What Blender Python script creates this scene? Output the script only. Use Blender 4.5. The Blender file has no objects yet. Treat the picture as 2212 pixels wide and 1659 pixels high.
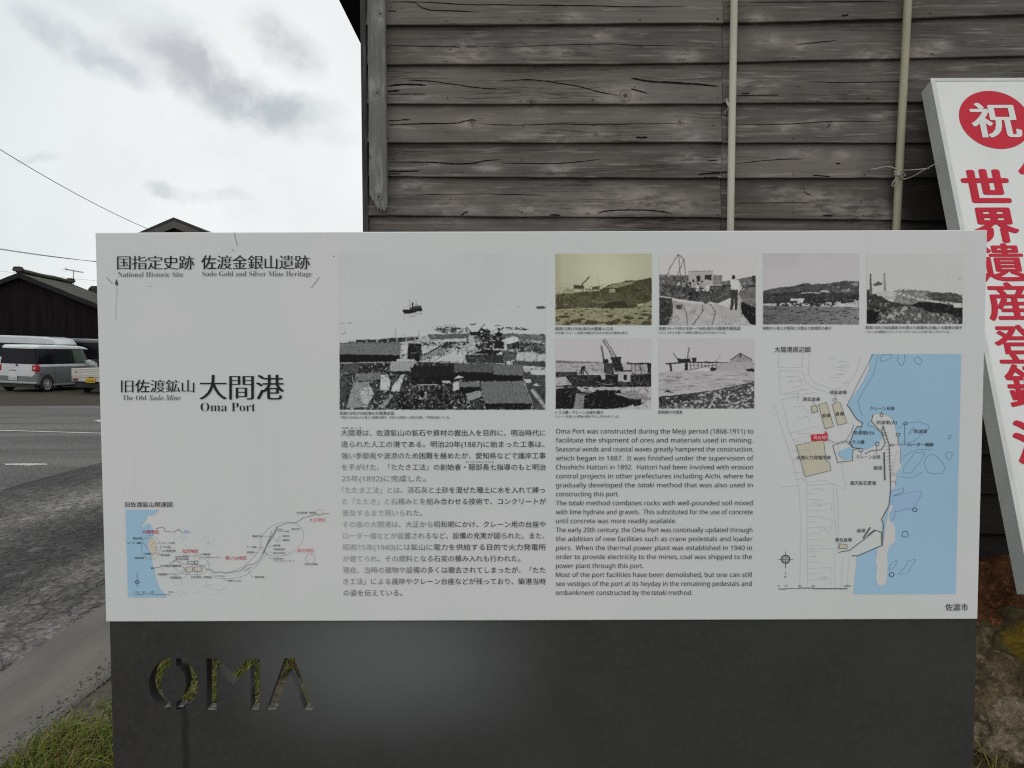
import bpy, bmesh, math, random
import numpy as np
from mathutils import Vector, Matrix, noise as mnoise

random.seed(7)
sc = bpy.context.scene
COL = sc.collection
R = math.radians

# ------------------------------------------------------------------ camera
F, CX, CY = 1670.0, 1106.0, 829.5            # photograph measured on a 2212 x 1659 grid
PITCH, ROLL = R(2.65), 0.0030
CAM = np.array([0.0, 0.0, 1.5])
_f = np.array([0, math.cos(PITCH), -math.sin(PITCH)])
_u0 = np.array([0, math.sin(PITCH), math.cos(PITCH)])
_r0 = np.array([1.0, 0, 0])
_u = _u0 * math.cos(ROLL) + _r0 * math.sin(ROLL)
_r = _r0 * math.cos(ROLL) - _u0 * math.sin(ROLL)
cd = bpy.data.cameras.new('camera'); cam = bpy.data.objects.new('camera', cd); COL.objects.link(cam)
cd.sensor_width = 36; cd.lens = 36 * F / 2212; cd.clip_start = 0.05; cd.clip_end = 3000
M = Matrix.Identity(4)
for i in range(3):
    M[i][0], M[i][1], M[i][2], M[i][3] = _r[i], _u[i], -_f[i], CAM[i]
cam.matrix_world = M
sc.camera = cam

# ------------------------------------------------------------------ node helper
class NT:
    def __init__(s, tree): s.t = tree; s.t.nodes.clear()
    def n(s, typ, ins=None, **props):
        nd = s.t.nodes.new(typ)
        for k, v in props.items(): setattr(nd, k, v)
        for k, v in (ins or {}).items():
            if isinstance(v, bpy.types.NodeSocket): s.t.links.new(v, nd.inputs[k])
            else:
                if isinstance(v, tuple) and len(v) == 3 and nd.inputs[k].type == 'RGBA': v = v + (1,)
                nd.inputs[k].default_value = v
        return nd
    def m(s, op, a, b=0.0, c=0.0, clamp=False):
        return s.n('ShaderNodeMath', {0: a, 1: b, 2: c}, operation=op, use_clamp=clamp).outputs[0]
    def vm(s, op, a, b=(0, 0, 0)):
        return s.n('ShaderNodeVectorMath', {0: a, 1: b}, operation=op).outputs[0]
    def noise(s, vec, scale, detail=4, rough=0.55, dist=0.0):
        return s.n('ShaderNodeTexNoise', {'Vector': vec, 'Scale': scale, 'Detail': detail, 'Roughness': rough, 'Distortion': dist}).outputs['Fac']
    def rng(s, v, a, b, c=0.0, d=1.0, smooth=True):
        return s.n('ShaderNodeMapRange', {'Value': v, 'From Min': a, 'From Max': b, 'To Min': c, 'To Max': d},
                   interpolation_type='SMOOTHSTEP' if smooth else 'LINEAR').outputs[0]
    def mix(s, f, a, b, mode='MIX'):
        nd = s.n('ShaderNodeMix', data_type='RGBA', blend_type=mode, clamp_factor=True)
        for k, v in ((0, f), (6, a), (7, b)):
            if isinstance(v, bpy.types.NodeSocket): s.t.links.new(v, nd.inputs[k])
            else: nd.inputs[k].default_value = v if not isinstance(v, tuple) else (v + (1,))[:4]
        return nd.outputs[2]
    def map(s, v, scale=(1, 1, 1), loc=(0, 0, 0), rot=(0, 0, 0)):
        return s.n('ShaderNodeMapping', {'Vector': v, 'Location': loc, 'Rotation': rot, 'Scale': scale}).outputs[0]
    def ramp(s, f, stops, interp='LINEAR'):
        nd = s.n('ShaderNodeValToRGB', {0: f}); r = nd.color_ramp; r.interpolation = interp
        while len(r.elements) < len(stops): r.elements.new(0.5)
        for e, (p, c) in zip(r.elements, stops):
            e.position = p; e.color = (c if isinstance(c, tuple) else (c, c, c)) + (1,)
        return nd.outputs[0]

# ------------------------------------------------------------------ sky: bright overcast with a few grey clouds
SUN_EL, SUN_AZ = R(52), R(-25)
w = bpy.data.worlds.new('World'); sc.world = w; w.use_nodes = True
k = NT(w.node_tree)
d = k.n('ShaderNodeTexCoord').outputs['Generated']
sx = k.n('ShaderNodeSeparateXYZ', {0: d})
den = k.m('ADD', k.m('ABSOLUTE', sx.outputs[1]), 0.03)
st = k.n('ShaderNodeCombineXYZ', {0: k.m('DIVIDE', sx.outputs[0], den), 1: k.m('DIVIDE', sx.outputs[2], den), 2: 0.0}).outputs[0]
wn = k.n('ShaderNodeTexNoise', {'Vector': st, 'Scale': 8.0, 'Detail': 6.0, 'Roughness': 0.62}).outputs['Color']
wp = k.vm('ADD', st, k.vm('MULTIPLY', k.vm('SUBTRACT', wn, (0.5, 0.5, 0.5)), (0.10, 0.075, 0)))
gl = k.vm('SUBTRACT', k.map(st, (1 / 0.52, 1 / 0.50, 0), (0.25 / 0.52, -0.20 / 0.50, 0)), (0, 0, 0))
glow = k.rng(k.n('ShaderNodeVectorMath', {0: gl}, operation='LENGTH').outputs['Value'], 0.1, 1.5, 1, 0)
base = k.mix(glow, (0.69, 0.765, 0.775), (0.955, 0.970, 0.965))
fine = k.noise(wp, 3.2, 6, 0.6)
base = k.mix(k.rng(fine, 0.46, 0.74, 0, 0.36), base, (0.66, 0.70, 0.72))
clouds = [(205, 110, 125, 38, 33, .62, (0.56, 0.62, 0.66)), (300, 175, 70, 26, 25, .45, (0.57, 0.60, 0.66)),
          (480, 190, 185, 46, 27, .78, (0.56, 0.56, 0.60)), (640, 115, 85, 48, 38, .60, (0.56, 0.57, 0.59)),
          (600, 248, 130, 36, 6, .80, (0.52, 0.58, 0.60)), (385, 411, 48, 13, 6, .55, (0.62, 0.66, 0.68)),
          (500, 436, 70, 13, 9, .45, (0.64, 0.67, 0.69)), (140, 353, 45, 12, 12, .4, (0.64, 0.68, 0.70)),
          (330, 60, 160, 30, 20, .28, (0.60, 0.66, 0.66)), (700, 300, 90, 25, 10, .25, (0.6, 0.63, 0.66))]
cn = k.rng(k.noise(wp, 10.0, 6, 0.6), 0.34, 0.60, 0.30, 1.0)
for (u, v, ru, rv, an, stg, c) in clouds:
    a = R(-an); cu, cv = (u - CX) / F, (752.0 - v) / F
    rel = k.vm('SUBTRACT', wp, (cu, cv, 0))
    q = k.map(rel, rot=(0, 0, -a))
    q = k.vm('MULTIPLY', q, (F / ru / 1.3, F / rv / 1.3, 0))
    ln = k.n('ShaderNodeVectorMath', {0: q}, operation='LENGTH').outputs['Value']
    base = k.mix(k.m('MULTIPLY', k.m('MULTIPLY', k.rng(ln, 0.25, 1.15, 1, 0), cn), min(1, stg * 1.35)), base, c)
skyt = k.n('ShaderNodeTexSky', sky_type='NISHITA', sun_disc=False, sun_elevation=SUN_EL, sun_rotation=SUN_AZ).outputs[0]
up = k.rng(sx.outputs[2], -0.06, 0.0)
back = k.rng(sx.outputs[1], 0.05, -0.25)
base = k.mix(back, base, (0.985, 0.99, 0.98))
bg1 = k.n('ShaderNodeBackground', {'Color': k.mix(up, (0.20, 0.19, 0.18), base), 'Strength': 0.98})
bg2 = k.n('ShaderNodeBackground', {'Color': skyt, 'Strength': 0.08})
mx = k.n('ShaderNodeMixShader', {0: 0.06, 1: bg1.outputs[0], 2: bg2.outputs[0]})
k.n('ShaderNodeOutputWorld', {0: mx.outputs[0]})

sl = bpy.data.lights.new('sun', 'SUN'); sl.energy = 0.6; sl.angle = R(25); sl.color = (1, .96, .9)
so = bpy.data.objects.new('sun', sl); COL.objects.link(so)
sdir = Vector((math.sin(SUN_AZ) * math.cos(SUN_EL), math.cos(SUN_AZ) * math.cos(SUN_EL), math.sin(SUN_EL)))
so.rotation_euler = sdir.to_track_quat('Z', 'Y').to_euler()

vs = sc.view_settings; vs.view_transform = 'Standard'; vs.look = 'None'; vs.exposure = 0.0; vs.gamma = 1.0
sc.render.engine = 'CYCLES'
sc.cycles.max_bounces = 6; sc.cycles.use_denoising = False; sc.cycles.filter_width = 1.15; sc.cycles.sample_clamp_indirect = 4

# ------------------------------------------------------------------ geometry helpers
def ray(u, v):
    u = np.asarray(u, float)[..., None]; v = np.asarray(v, float)[..., None]
    return (u - CX) / F * _r + (CY - v) / F * _u + _f
def on_plane(u, v, p0, n):
    dr = ray(u, v); p0 = np.asarray(p0, float); n = np.asarray(n, float)
    t = ((p0 - CAM) @ n) / (dr @ n)
    return CAM + dr * t[..., None]
def at_y(u, v, y): return on_plane(u, v, (0, y, 0), (0, 1, 0))
def at_z(u, v, z=0.0): return on_plane(u, v, (0, 0, z), (0, 0, 1))
def V(a): return Vector([float(q) for q in a])

def props(o, label=None, cat=None, group=None, kind=None):
    if label: o['label'] = label
    if cat: o['category'] = cat
    if group: o['group'] = group
    if kind: o['kind'] = kind
    return o
def empty(name, loc, label=None, cat=None, group=None):
    o = bpy.data.objects.new(name, None); COL.objects.link(o); o.location = V(loc); o.empty_display_size = .1
    bpy.context.view_layer.update()
    return props(o, label, cat, group)
def link(name, me, mat=None, parent=None, world=True):
    """world=True: vertices are in world space; world=False: in the parent's space."""
    o = bpy.data.objects.new(name, me); COL.objects.link(o)
    if mat and not me.materials: me.materials.append(mat)
    if parent:
        o.parent = parent
        if world: o.matrix_parent_inverse = parent.matrix_world.inverted()
    return o

def smooth2(pts, n=8):
    o = []
    for i in range(len(pts) - 1):
        p0, p1, p2, p3_ = [np.array(pts[q], float) for q in (max(i - 1, 0), i, i + 1, min(i + 2, len(pts) - 1))]
        for j in range(n):
            t = j / n; o.append(tuple(.5 * ((2 * p1) + (p2 - p0) * t + (2 * p0 - 5 * p1 + 4 * p2 - p3_) * t * t + (3 * p1 - p0 - 3 * p2 + p3_) * t ** 3)))
    o.append(tuple(pts[-1])); return o
class MB:
    def __init__(s): s.v = []; s.f = []; s.mi = []; s.cols = []
    def add(s, vs_, fs, mi=0):
        b = len(s.v); s.v += [tuple(float(c) for c in q) for q in vs_]
        s.f += [tuple(b + i for i in f) for f in fs]; s.mi += [mi] * len(fs); return s
    def quad(s, a, b, c, d_, mi=0): return s.add([a, b, c, d_], [(0, 1, 2, 3)], mi)
    def box(s, x0, x1, y0, y1, z0, z1, mi=0, mat=None):
        p = [(x, y, z) for z in (z0, z1) for y in (y0, y1) for x in (x0, x1)]
        if mat is not None: p = [tuple(mat @ Vector(q)) for q in p]
        return s.add(p, [(0, 2, 3, 1), (4, 5, 7, 6), (0, 1, 5, 4), (2, 6, 7, 3), (0, 4, 6, 2), (1, 3, 7, 5)], mi)
    def tube(s, pts, r, n=8, mi=0, cap=True):
        pts = [Vector(p) for p in pts]; rings = []
        for i, p in enumerate(pts):
            t = (pts[min(i + 1, len(pts) - 1)] - pts[max(i - 1, 0)]).normalized()
            a = t.cross(Vector((0.31, 0.2, 0.93)))
            if a.length < 1e-3: a = t.cross(Vector((1, 0, 0)))
            a.normalize(); b = t.cross(a); rr = r[i] if isinstance(r, (list, tuple)) else r
            rings.append([p + (a * math.cos(2 * math.pi * j / n) + b * math.sin(2 * math.pi * j / n)) * rr for j in range(n)])
        vs_ = [q for rg in rings for q in rg]; fs = []
        for i in range(len(pts) - 1):
            for j in range(n):
                fs.append((i * n + j, i * n + (j + 1) % n, (i + 1) * n + (j + 1) % n, (i + 1) * n + j))
        if cap: fs += [tuple(range(n))[::-1], tuple((len(pts) - 1) * n + j for j in range(n))]
        return s.add(vs_, fs, mi)
    def loft(s, secs, mi=0, cap=True):
        n = len(secs[0]); fs = []
        for i in range(len(secs) - 1):
            for j in range(n):
                fs.append((i * n + j, i * n + (j + 1) % n, (i + 1) * n + (j + 1) % n, (i + 1) * n + j))
        if cap: fs += [tuple(range(n))[::-1], tuple((len(secs) - 1) * n + j for j in range(n))]
        return s.add([q for sec in secs for q in sec], fs, mi)
    def mesh(s, name, mats=(), smooth=False, fix=True):
        me = bpy.data.meshes.new(name); me.from_pydata(s.v, [], s.f)
        for m in mats: me.materials.append(m)
        if len(mats) > 1: me.polygons.foreach_set('material_index', s.mi)
        if fix:
            bm = bmesh.new(); bm.from_mesh(me); bmesh.ops.recalc_face_normals(bm, faces=bm.faces); bm.to_mesh(me); bm.free()
        if smooth:
            me.polygons.foreach_set('use_smooth', [True] * len(me.polygons))
        me.update(); return me
    def obj(s, name, mat, parent=None, world=True, smooth=False, bevel=0.0, fix=True):
        mats = mat if isinstance(mat, (list, tuple)) else [mat]
        o = link(name, s.mesh(name, mats, smooth, fix), None, parent, world)
        if bevel:
            md = o.modifiers.new('bevel', 'BEVEL'); md.width = bevel; md.segments = 2; md.limit_method = 'ANGLE'
        return o
def rrect(hw, z0, z1, r, y, n=4, topr=None):
    """rounded rectangle section in the XZ plane at y"""
    tr = topr or r; out = []
    for (cx, cz, rr, a0) in ((hw - r, z0 + r, r, -90), (hw - tr, z1 - tr, tr, 0), (-hw + tr, z1 - tr, tr, 90), (-hw + r, z0 + r, r, 180)):
        for i in range(n + 1):
            a = R(a0 + 90 * i / n); out.append((cx + rr * math.cos(a), y, cz + rr * math.sin(a)))
    return out

# ------------------------------------------------------------------ materials
def lin(v): v = v / 255.0; return v / 12.92 if v <= 0.04045 else ((v + 0.055) / 1.055) ** 2.4
EB = 0.49                                   # light reaching the board's face, relative to the sky
def pc(r_, g, b): return tuple(min(0.88, lin(q) / EB) for q in (r_, g, b))     # printed colour as seen on the board

def mat(name, color=(.5, .5, .5), rough=0.6, metal=0.0, spec=0.5, build=None):
    m = bpy.data.materials.new(name); m.use_nodes = True; t = NT(m.node_tree)
    b = t.n('ShaderNodeBsdfPrincipled', {'Base Color': color, 'Roughness': rough, 'Metallic': metal, 'Specular IOR Level': spec})
    t.n('ShaderNodeOutputMaterial', {0: b.outputs[0]})
    if build: build(t, b)
    return m
def setc(t, b, c): t.t.links.new(c, b.inputs['Base Color'])
def bump(t, b, h, strength=0.3, dist=0.01):
    t.t.links.new(t.n('ShaderNodeBump', {'Height': h, 'Strength': strength, 'Distance': dist}).outputs[0], b.inputs['Normal'])
def objc(t): return t.n('ShaderNodeTexCoord').outputs['Object']

def mottled(name, c, amt=0.25, scale=8.0, rough=0.7, spec=0.3, bmp=0.0, bscale=60.0, metal=0.0, stretch=(1, 1, 1)):
    def bl(t, b):
        o = t.map(objc(t), stretch)
        f = t.noise(o, scale, 6, 0.6)
        lo = tuple(q * (1 - amt) for q in c); hi = tuple(min(0.9, q * (1 + amt)) for q in c)
        setc(t, b, t.mix(t.rng(f, 0.3, 0.7), lo, hi))
        if bmp: bump(t, b, t.noise(o, bscale, 4, 0.6), bmp, 0.01)
    return mat(name, c, rough, metal, spec, bl)

# printed board: enamelled white, a little dirt and faint streaks
def bl_board(t, b):
    o = objc(t)
    f = t.noise(o, 1.6, 4, 0.5); g = t.noise(t.map(o, (9, 1, 0.7)), 1.5, 5, 0.6)
    c = t.mix(t.rng(f, 0.35, 0.65), (0.785, 0.83, 0.81), (0.835, 0.832, 0.835))
    c = t.mix(t.rng(g, 0.55, 0.8, 0, 0.16), c, (0.60, 0.62, 0.58))
    sp = t.noise(o, 38, 2, 0.5)
    c = t.mix(t.rng(sp, 0.73, 0.80, 0, 0.25), c, (0.42, 0.41, 0.38))
    setc(t, b, c)
BOARD_M = mat('board_enamel', rough=0.42, spec=0.25, build=bl_board)

def bl_plinth(t, b):
    o = objc(t)
    f = t.noise(o, 2.2, 5, 0.6); g = t.noise(o, 90, 3, 0.6)
    c = t.mix(t.rng(f, 0.3, 0.7), (0.036, 0.035, 0.034), (0.054, 0.054, 0.053))
    c = t.mix(t.rng(g, 0.35, 0.75, 0, 0.5), c, (0.062, 0.06, 0.058))
    s = t.n('ShaderNodeSeparateXYZ', {0: o})
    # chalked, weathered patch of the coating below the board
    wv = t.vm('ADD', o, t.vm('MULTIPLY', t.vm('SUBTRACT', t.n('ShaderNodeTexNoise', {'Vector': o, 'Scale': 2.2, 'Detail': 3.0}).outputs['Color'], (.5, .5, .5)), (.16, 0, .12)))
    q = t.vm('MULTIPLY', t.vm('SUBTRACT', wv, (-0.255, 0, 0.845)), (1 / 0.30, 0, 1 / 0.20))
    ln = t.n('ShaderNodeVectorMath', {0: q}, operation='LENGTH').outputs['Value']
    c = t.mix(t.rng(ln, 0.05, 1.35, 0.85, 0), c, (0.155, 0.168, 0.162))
    # water stain running down from the cut-out letter
    wob = t.m('MULTIPLY', t.m('SUBTRACT', t.noise(t.map(o, (1, 1, 6)), 3, 2), 0.5), 0.012)
    dx = t.m('ABSOLUTE', t.m('ADD', t.m('ADD', s.outputs[0], 0.695), wob))
    band = t.m('MULTIPLY', t.rng(dx, 0.003, 0.011, 1, 0), t.rng(s.outputs[2], 0.735, 0.745, 1, 0))
    c = t.mix(t.m('MULTIPLY', band, 0.65), c, (0.016, 0.015, 0.014))
    setc(t, b, c); bump(t, b, g, 0.08, 0.002)
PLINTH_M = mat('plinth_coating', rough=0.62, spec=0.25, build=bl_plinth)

INK = mat('print_ink', (0.022, 0.022, 0.03), 0.55, spec=0.2)
def bl_worn(t, b):
    o = objc(t)
    q = t.vm('MULTIPLY', t.vm('SUBTRACT', o, (-0.345, 0, 1.135)), (1 / 0.235, 0, 1 / 0.215))
    ln = t.n('ShaderNodeVectorMath', {0: q}, operation='LENGTH').outputs['Value']
    ln = t.m('ADD', ln, t.m('MULTIPLY', t.m('SUBTRACT', t.noise(o, 14, 4), 0.5), 0.35))
    f = t.rng(ln, 0.15, 1.15, 0.80, 0.0)
    setc(t, b, t.mix(f, (0.026, 0.027, 0.033), (0.56, 0.58, 0.58)))
WORN_INK = mat('worn_print_ink', rough=0.55, spec=0.2, build=bl_worn)
GREY_INK = mat('grey_print_ink', pc(62, 62, 72), 0.55, spec=0.2)
RED_INK = mat('red_print_ink', pc(150, 30, 52), 0.55, spec=0.2)
PALE_RED_INK = mat('faded_red_print_ink', pc(168, 98, 100), 0.55, spec=0.2)
LINE_M = mat('map_line_ink', pc(112, 114, 116), 0.55, spec=0.2)
PALE_LINE_M = mat('pale_map_line_ink', pc(146, 148, 150), 0.55, spec=0.2)
DARK_LINE_M = mat('dark_map_line_ink', pc(70, 72, 75), 0.55, spec=0.2)
SEA_M = mottled('map_sea_print', pc(127, 156, 186), 0.03, 2.0, 0.5, 0.2)
LAND_M = mottled('map_land_print', (0.795, 0.80, 0.79), 0.02, 3.0, 0.5, 0.2)
SHALLOW_M = mat('map_shallow_print', pc(140, 150, 178), 0.55, spec=0.2)
TAN_M = mat('map_building_print', pc(160, 156, 140), 0.55, spec=0.2)
WHITE_INK = mat('white_print_ink', (0.80, 0.78, 0.78), 0.55, spec=0.2)
def bl_photo(t, b):
    setc(t, b, t.n('ShaderNodeVertexColor', layer_name='print').outputs[0])
PHOTO_M = mat('printed_photo_ink', rough=0.45, spec=0.25, build=bl_photo)

# ------------------------------------------------------------------ lettering
def _mp(s_, up_, lo_, dg_=None):
    o = ''
    for c in s_:
        if 'A' <= c <= 'Z': o += chr(up_ + ord(c) - 65)
        elif 'a' <= c <= 'z': o += chr(lo_ + ord(c) - 97)
        elif '0' <= c <= '9' and dg_: o += chr(dg_ + ord(c) - 48)
        else: o += c
    return o
STYLE = {'sans': lambda s_: _mp(s_, 0x1D5A0, 0x1D5BA, 0x1D7E2), 'sansi': lambda s_: _mp(s_, 0x1D608, 0x1D622),
         'serif': lambda s_: _mp(s_, 0x1D400, 0x1D41A), 'serifi': lambda s_: _mp(s_, 0x1D434, 0x1D44E), 'raw': lambda s_: s_}
JOBS = []
def text(dest, s_, style, x0, x1, base, em, put, offset=0.0, dup=((0, 0),), res=3):
    """queue one line: natural advance when x1 is None, else fitted to x0..x1 (in the caller's drawing units, y down)"""
    c = bpy.data.curves.new('line', 'FONT'); c.body = STYLE[style](s_); c.resolution_u = res; c.offset = offset
    o = bpy.data.objects.new('line', c); COL.objects.link(o)
    JOBS.append((dest, o, x0, x1, base, em, put, dup))
def mincho(dest, s_, x0, x1, base, em, put):
    """headline characters one by one: thin level strokes, heavier upright ones"""
    def area(off, ch):
        c = bpy.data.curves.new('probe', 'FONT'); c.body = ch; c.resolution_u = 4; c.offset = off
        o = bpy.data.objects.new('probe', c); COL.objects.link(o); dg = bpy.context.evaluated_depsgraph_get(); dg.update()
        me = bpy.data.meshes.new_from_object(o.evaluated_get(dg)); a = sum(p.area for p in me.polygons); xs = [v.co.x for v in me.vertices]; bm = bmesh.new(); bm.from_mesh(me); per = sum(e.calc_length() for e in bm.edges if len(e.link_faces) == 1); bm.free(); r_ = (a, min(xs), max(xs), per)
        bpy.data.objects.remove(o); bpy.data.curves.remove(c); bpy.data.meshes.remove(me); return r_
    pr = [area(0, ch) for ch in s_]; n = len(s_); lead, tail = pr[0][1], 1 - pr[-1][2]; adv = (x1 - x0) / (n - lead - tail)
    for i, ch in enumerate(s_):
        off = 0.0
        for o_ in (-.014, -.011, -.008):
            q_ = area(o_, ch); e_ = pr[i][0] + o_ * pr[i][3]
            if abs(q_[0] / e_ - 1) < .05 and abs(q_[3] / pr[i][3] - 1) < .06: off = o_; break
        a, b = pr[i][1], pr[i][2]; q = i - lead
        text(dest, ch, 'raw', x0 + (q + a) * adv, x0 + (q + b) * adv, base, em, put, off, MINCHO if off else ((-.012, 0), (.012, 0)), 4)
def best_off(s_, style):
    """the strongest outline thinning that leaves every stroke of the line intact"""
    def probe(off):
        c = bpy.data.curves.new('probe', 'FONT'); c.body = STYLE[style](s_); c.resolution_u = 3; c.offset = off
        o = bpy.data.objects.new('probe', c); COL.objects.link(o); dg = bpy.context.evaluated_depsgraph_get(); dg.update(); me = bpy.data.meshes.new_from_object(o.evaluated_get(dg))
        a = sum(p_.area for p_ in me.polygons); bm = bmesh.new(); bm.from_mesh(me); per = sum(e.calc_length() for e in bm.edges if len(e.link_faces) == 1); bm.free()
        bpy.data.objects.remove(o); bpy.data.curves.remove(c); bpy.data.meshes.remove(me); return a, per
    a0, p0 = probe(0)
    for off in (-.0125, -.0105, -.0085, -.0065, -.0045):
        a, p_ = probe(off)
        if abs(a / (a0 + off * p0) - 1) < .03 and abs(p_ / p0 - 1) < .05: return off
    return 0.0
NUM = [0]
def uniq(d): NUM[0] += 1; return '%s#%d' % (d, NUM[0])
def flush_text():
    """turn every queued line into flat mesh lettering, one mesh per destination"""
    dg = bpy.context.evaluated_depsgraph_get(); dg.update(); acc = {}
    for (dest, o, x0, x1, base, em, put, dup) in JOBS:
        me = bpy.data.meshes.new_from_object(o.evaluated_get(dg))
        n = len(me.vertices)
        if n:
            co = np.empty(n * 3); me.vertices.foreach_get('co', co); co = co.reshape(-1, 3)
            fs = [tuple(p.vertices) for p in me.polygons]
            xa, xb = co[:, 0].min(), co[:, 0].max()
            kx = em if x1 is None else (x1 - x0) / max(1e-6, xb - xa)
            for i, (dx, dy) in enumerate(dup):
                X = x0 + (co[:, 0] - xa) * kx + dx * em; Y = base - co[:, 1] * em - dy * em
                P = put(X, Y, i * 0.00006)
                a = acc.setdefault(dest, ([], [], [0])); b = a[2][0]
                a[0].append(P); a[1].extend([tuple(b + q for q in f) for f in fs]); a[2][0] += n
        bpy.data.meshes.remove(me); cu = o.data; bpy.data.objects.remove(o); bpy.data.curves.remove(cu)
    JOBS.clear(); out = {}
    for dest, (vl, fl, _) in acc.items():
        me = bpy.data.meshes.new(dest); me.from_pydata(np.concatenate(vl).tolist(), [], fl); me.update(); out[dest] = me
    return out
BOLD = tuple((0.016 * math.cos(a), 0.016 * math.sin(a)) for a in [i * math.pi / 3 for i in range(6)])
SEMI = ((-0.006, 0), (0.006, 0))
MINCHO = ((-0.022, 0), (-0.008, 0), (0.008, 0), (0.022, 0))

# ================================================================== information board
YB = 1.60                                    # plane of the board's face
cor = at_y([205, 2132, 2113, 229], [503, 496, 1338, 1343], YB)
bx0, bx1 = (cor[0][0] + cor[3][0]) / 2, (cor[1][0] + cor[2][0]) / 2
bz1, bz0 = (cor[0][2] + cor[1][2]) / 2, (cor[2][2] + cor[3][2]) / 2
board = empty('information_board', ((bx0 + bx1) / 2, YB + .02, 0),
              'wide white heritage information board on a dark grey plinth with OMA cut out of it', 'information board')
MB().box(bx0, bx1, YB, YB + 0.028, bz0, bz1).obj('board_panel', BOARD_M, board, bevel=0.002)

def zoom(ax, kx, ay, ky, dep):
    """drawing surface: the units of one enlarged view of the photograph -> points on the board's face"""
    def put(x, y, lift=0.0): return at_y(ax + np.asarray(x, float) * kx, ay + np.asarray(y, float) * ky, YB - dep - lift)
    return put
Z_HEAD = (203.3, .24506, 501.5, .24506); Z_LMAP = (250.7, .21752, 1064.0, .21752); Z_MAIN = (725.1, .2247, 542.2, .2247)
Z_JP = (725.1, .24103, 908.1, .24103); Z_EN = (1185.96, .24103, 908.1, .24103); Z_PH = (1185.96, .23287, 528.6, .23287)
Z_PR = (1626.5, .22671, 528.6, .22671); Z_RMAP = (1653.6, .36351, 738.7, .36351); Z_D = (0, 1, 0, 1)
TX = 0.0016
# headings
p = zoom(*Z_HEAD, TX)
for s_, x0, x1, yt, yb in (('国指定史跡', 205, 878, 205, 330), ('佐渡金銀山遺跡', 945, 1898, 202, 328), ('旧佐渡鉱山', 240, 880, 1298, 1415), ('大間港', 935, 1668, 1253, 1480)):
    em = (yb - yt) / 0.93
    mincho(uniq('heading_lettering'), s_, x0, x1, yb - 0.085 * em, em, p)
SLIM = -0.006
text(uniq('subheading_lettering'), 'National Historic Site', 'serif', 210, 785, 394, 66, p, best_off('National Historic Site', 'serif'))
text(uniq('subheading_lettering'), 'Sado Gold and Silver Mine Heritage', 'serif', 953, 1917, 388, 66, p, best_off('Sado Gold and Silver Mine Heritage', 'serif'))
text(uniq('subheading_lettering'), 'The Old', 'serif', 250, 460, 1480, 62, p, best_off('The Old', 'serif'))
text(uniq('subheading_lettering'), 'Sado Mine', 'serifi', 483, 762, 1480, 62, p, 0.004)
text(uniq('heading_lettering'), 'Oma Port', 'serif', 938, 1420, 1578, 112, p, best_off('Oma Port', 'serif'), res=4)
# Japanese paragraph
p = zoom(*Z_JP, TX)
jp = [('大間港は、佐渡鉱山の鉱石や資材の搬出入を目的に、明治時代に', 48, 1880), ('造られた人工の港である。明治20年(1887)に始まった工事は、', 50, 1872),
      ('強い季節風や波浪のため困難を極めたが、愛知県などで護岸工事', 52, 1882), ('を手がけた、「たたき工法」の創始者・服部長七指導のもと明治', 55, 1882),
      ('25年(1892)に完成した。', 55, 808), ('「たたき工法」とは、消石灰と土砂を混ぜた種土に水を入れて練っ', 58, 1875),
      ('た「たたき」と石積みとを組み合わせる技術で、コンクリートが', 58, 1885), ('普及するまで用いられた。', 60, 775),
      ('その後の大間港は、大正から昭和期にかけ、クレーン用の台座や', 62, 1882), ('ローダー橋などが設置されるなど、設備の充実が図られた。また、', 65, 1872),
      ('昭和15年(1940)には鉱山に電力を供給する目的で火力発電所', 65, 1882), ('が建てられ、その燃料となる石炭の積み入れも行われた。', 65, 1655),
      ('現在、当時の建物や設備の多くは撤去されてしまったが、「たた', 65, 1882), ('き工法」による護岸やクレーン台座などが残っており、築港当時', 68, 1884),
      ('の姿を伝えている。', 70, 595)]
for i, (s_, x0, x1) in enumerate(jp):
    text(uniq('japanese_text_line'), s_, 'sans', x0, x1, 112 + 102.45 * i + 22.5, 62, p)
text(uniq('reading_aid'), 'おお ま こう', 'raw', 57, 230, 76, 21, p); text(uniq('reading_aid'), 'はっとりちょうしち', 'raw', 1168, 1416, 379, 21, p)
# English paragraph
p = zoom(*Z_EN, TX)
en = [('Oma Port was constructed during the Meiji period (1868-1911) to', 1833), ('facilitate the shipment of ores and materials used in mining.', 1828),
      ('Seasonal winds and coastal waves greatly hampered the construction,', 1832), ('which began in 1887.  It was finished under the supervision of', 1834),
      ('Choshichi Hattori in 1892.  Hattori had been involved with erosion', 1830), ('control projects in other prefectures including Aichi, where he', 1829),
      [('gradually developed the', 62, 772), ('*tataki', 800, 943), ('method that was also used in', 968, 1826)], ('constructing this port.', 628),
      [('The', 62, 157), ('*tataki', 177, 314), ('method combines rocks with well-pounded soil mixed', 336, 1825)],
      ('with lime hydrate and gravels.  This substituted for the use of concrete', 1826), ('until concrete was more readily available.', 1140),
      ('The early 20th century, the Oma Port was continually updated through', 1823), ('the addition of new facilities such as crane pedestals and loader', 1825),
      ('piers.  When the thermal power plant was established in 1940 in', 1820), ('order to provide electricity to the mines, coal was shipped to the', 1819),
      ('power plant through this port.', 845), ('Most of the port facilities have been demolished, but one can still', 1817),
      ('see vestiges of the port at its heyday in the remaining pedestals and', 1817),
      [('embankment constructed by the', 62, 906), ('*tataki', 920, 1056), ('method.', 1072, 1285)]]
for i, e in enumerate(en):
    dn = uniq('english_text_line')
    for (s_, x0, x1) in (e if isinstance(e, list) else [(e[0], 62, e[1])]):
        text(dn, s_.lstrip('*'), 'sansi' if s_[0] == '*' else 'sans', x0, x1, 117 + 80.4 * i, 57.5, p)
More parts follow.
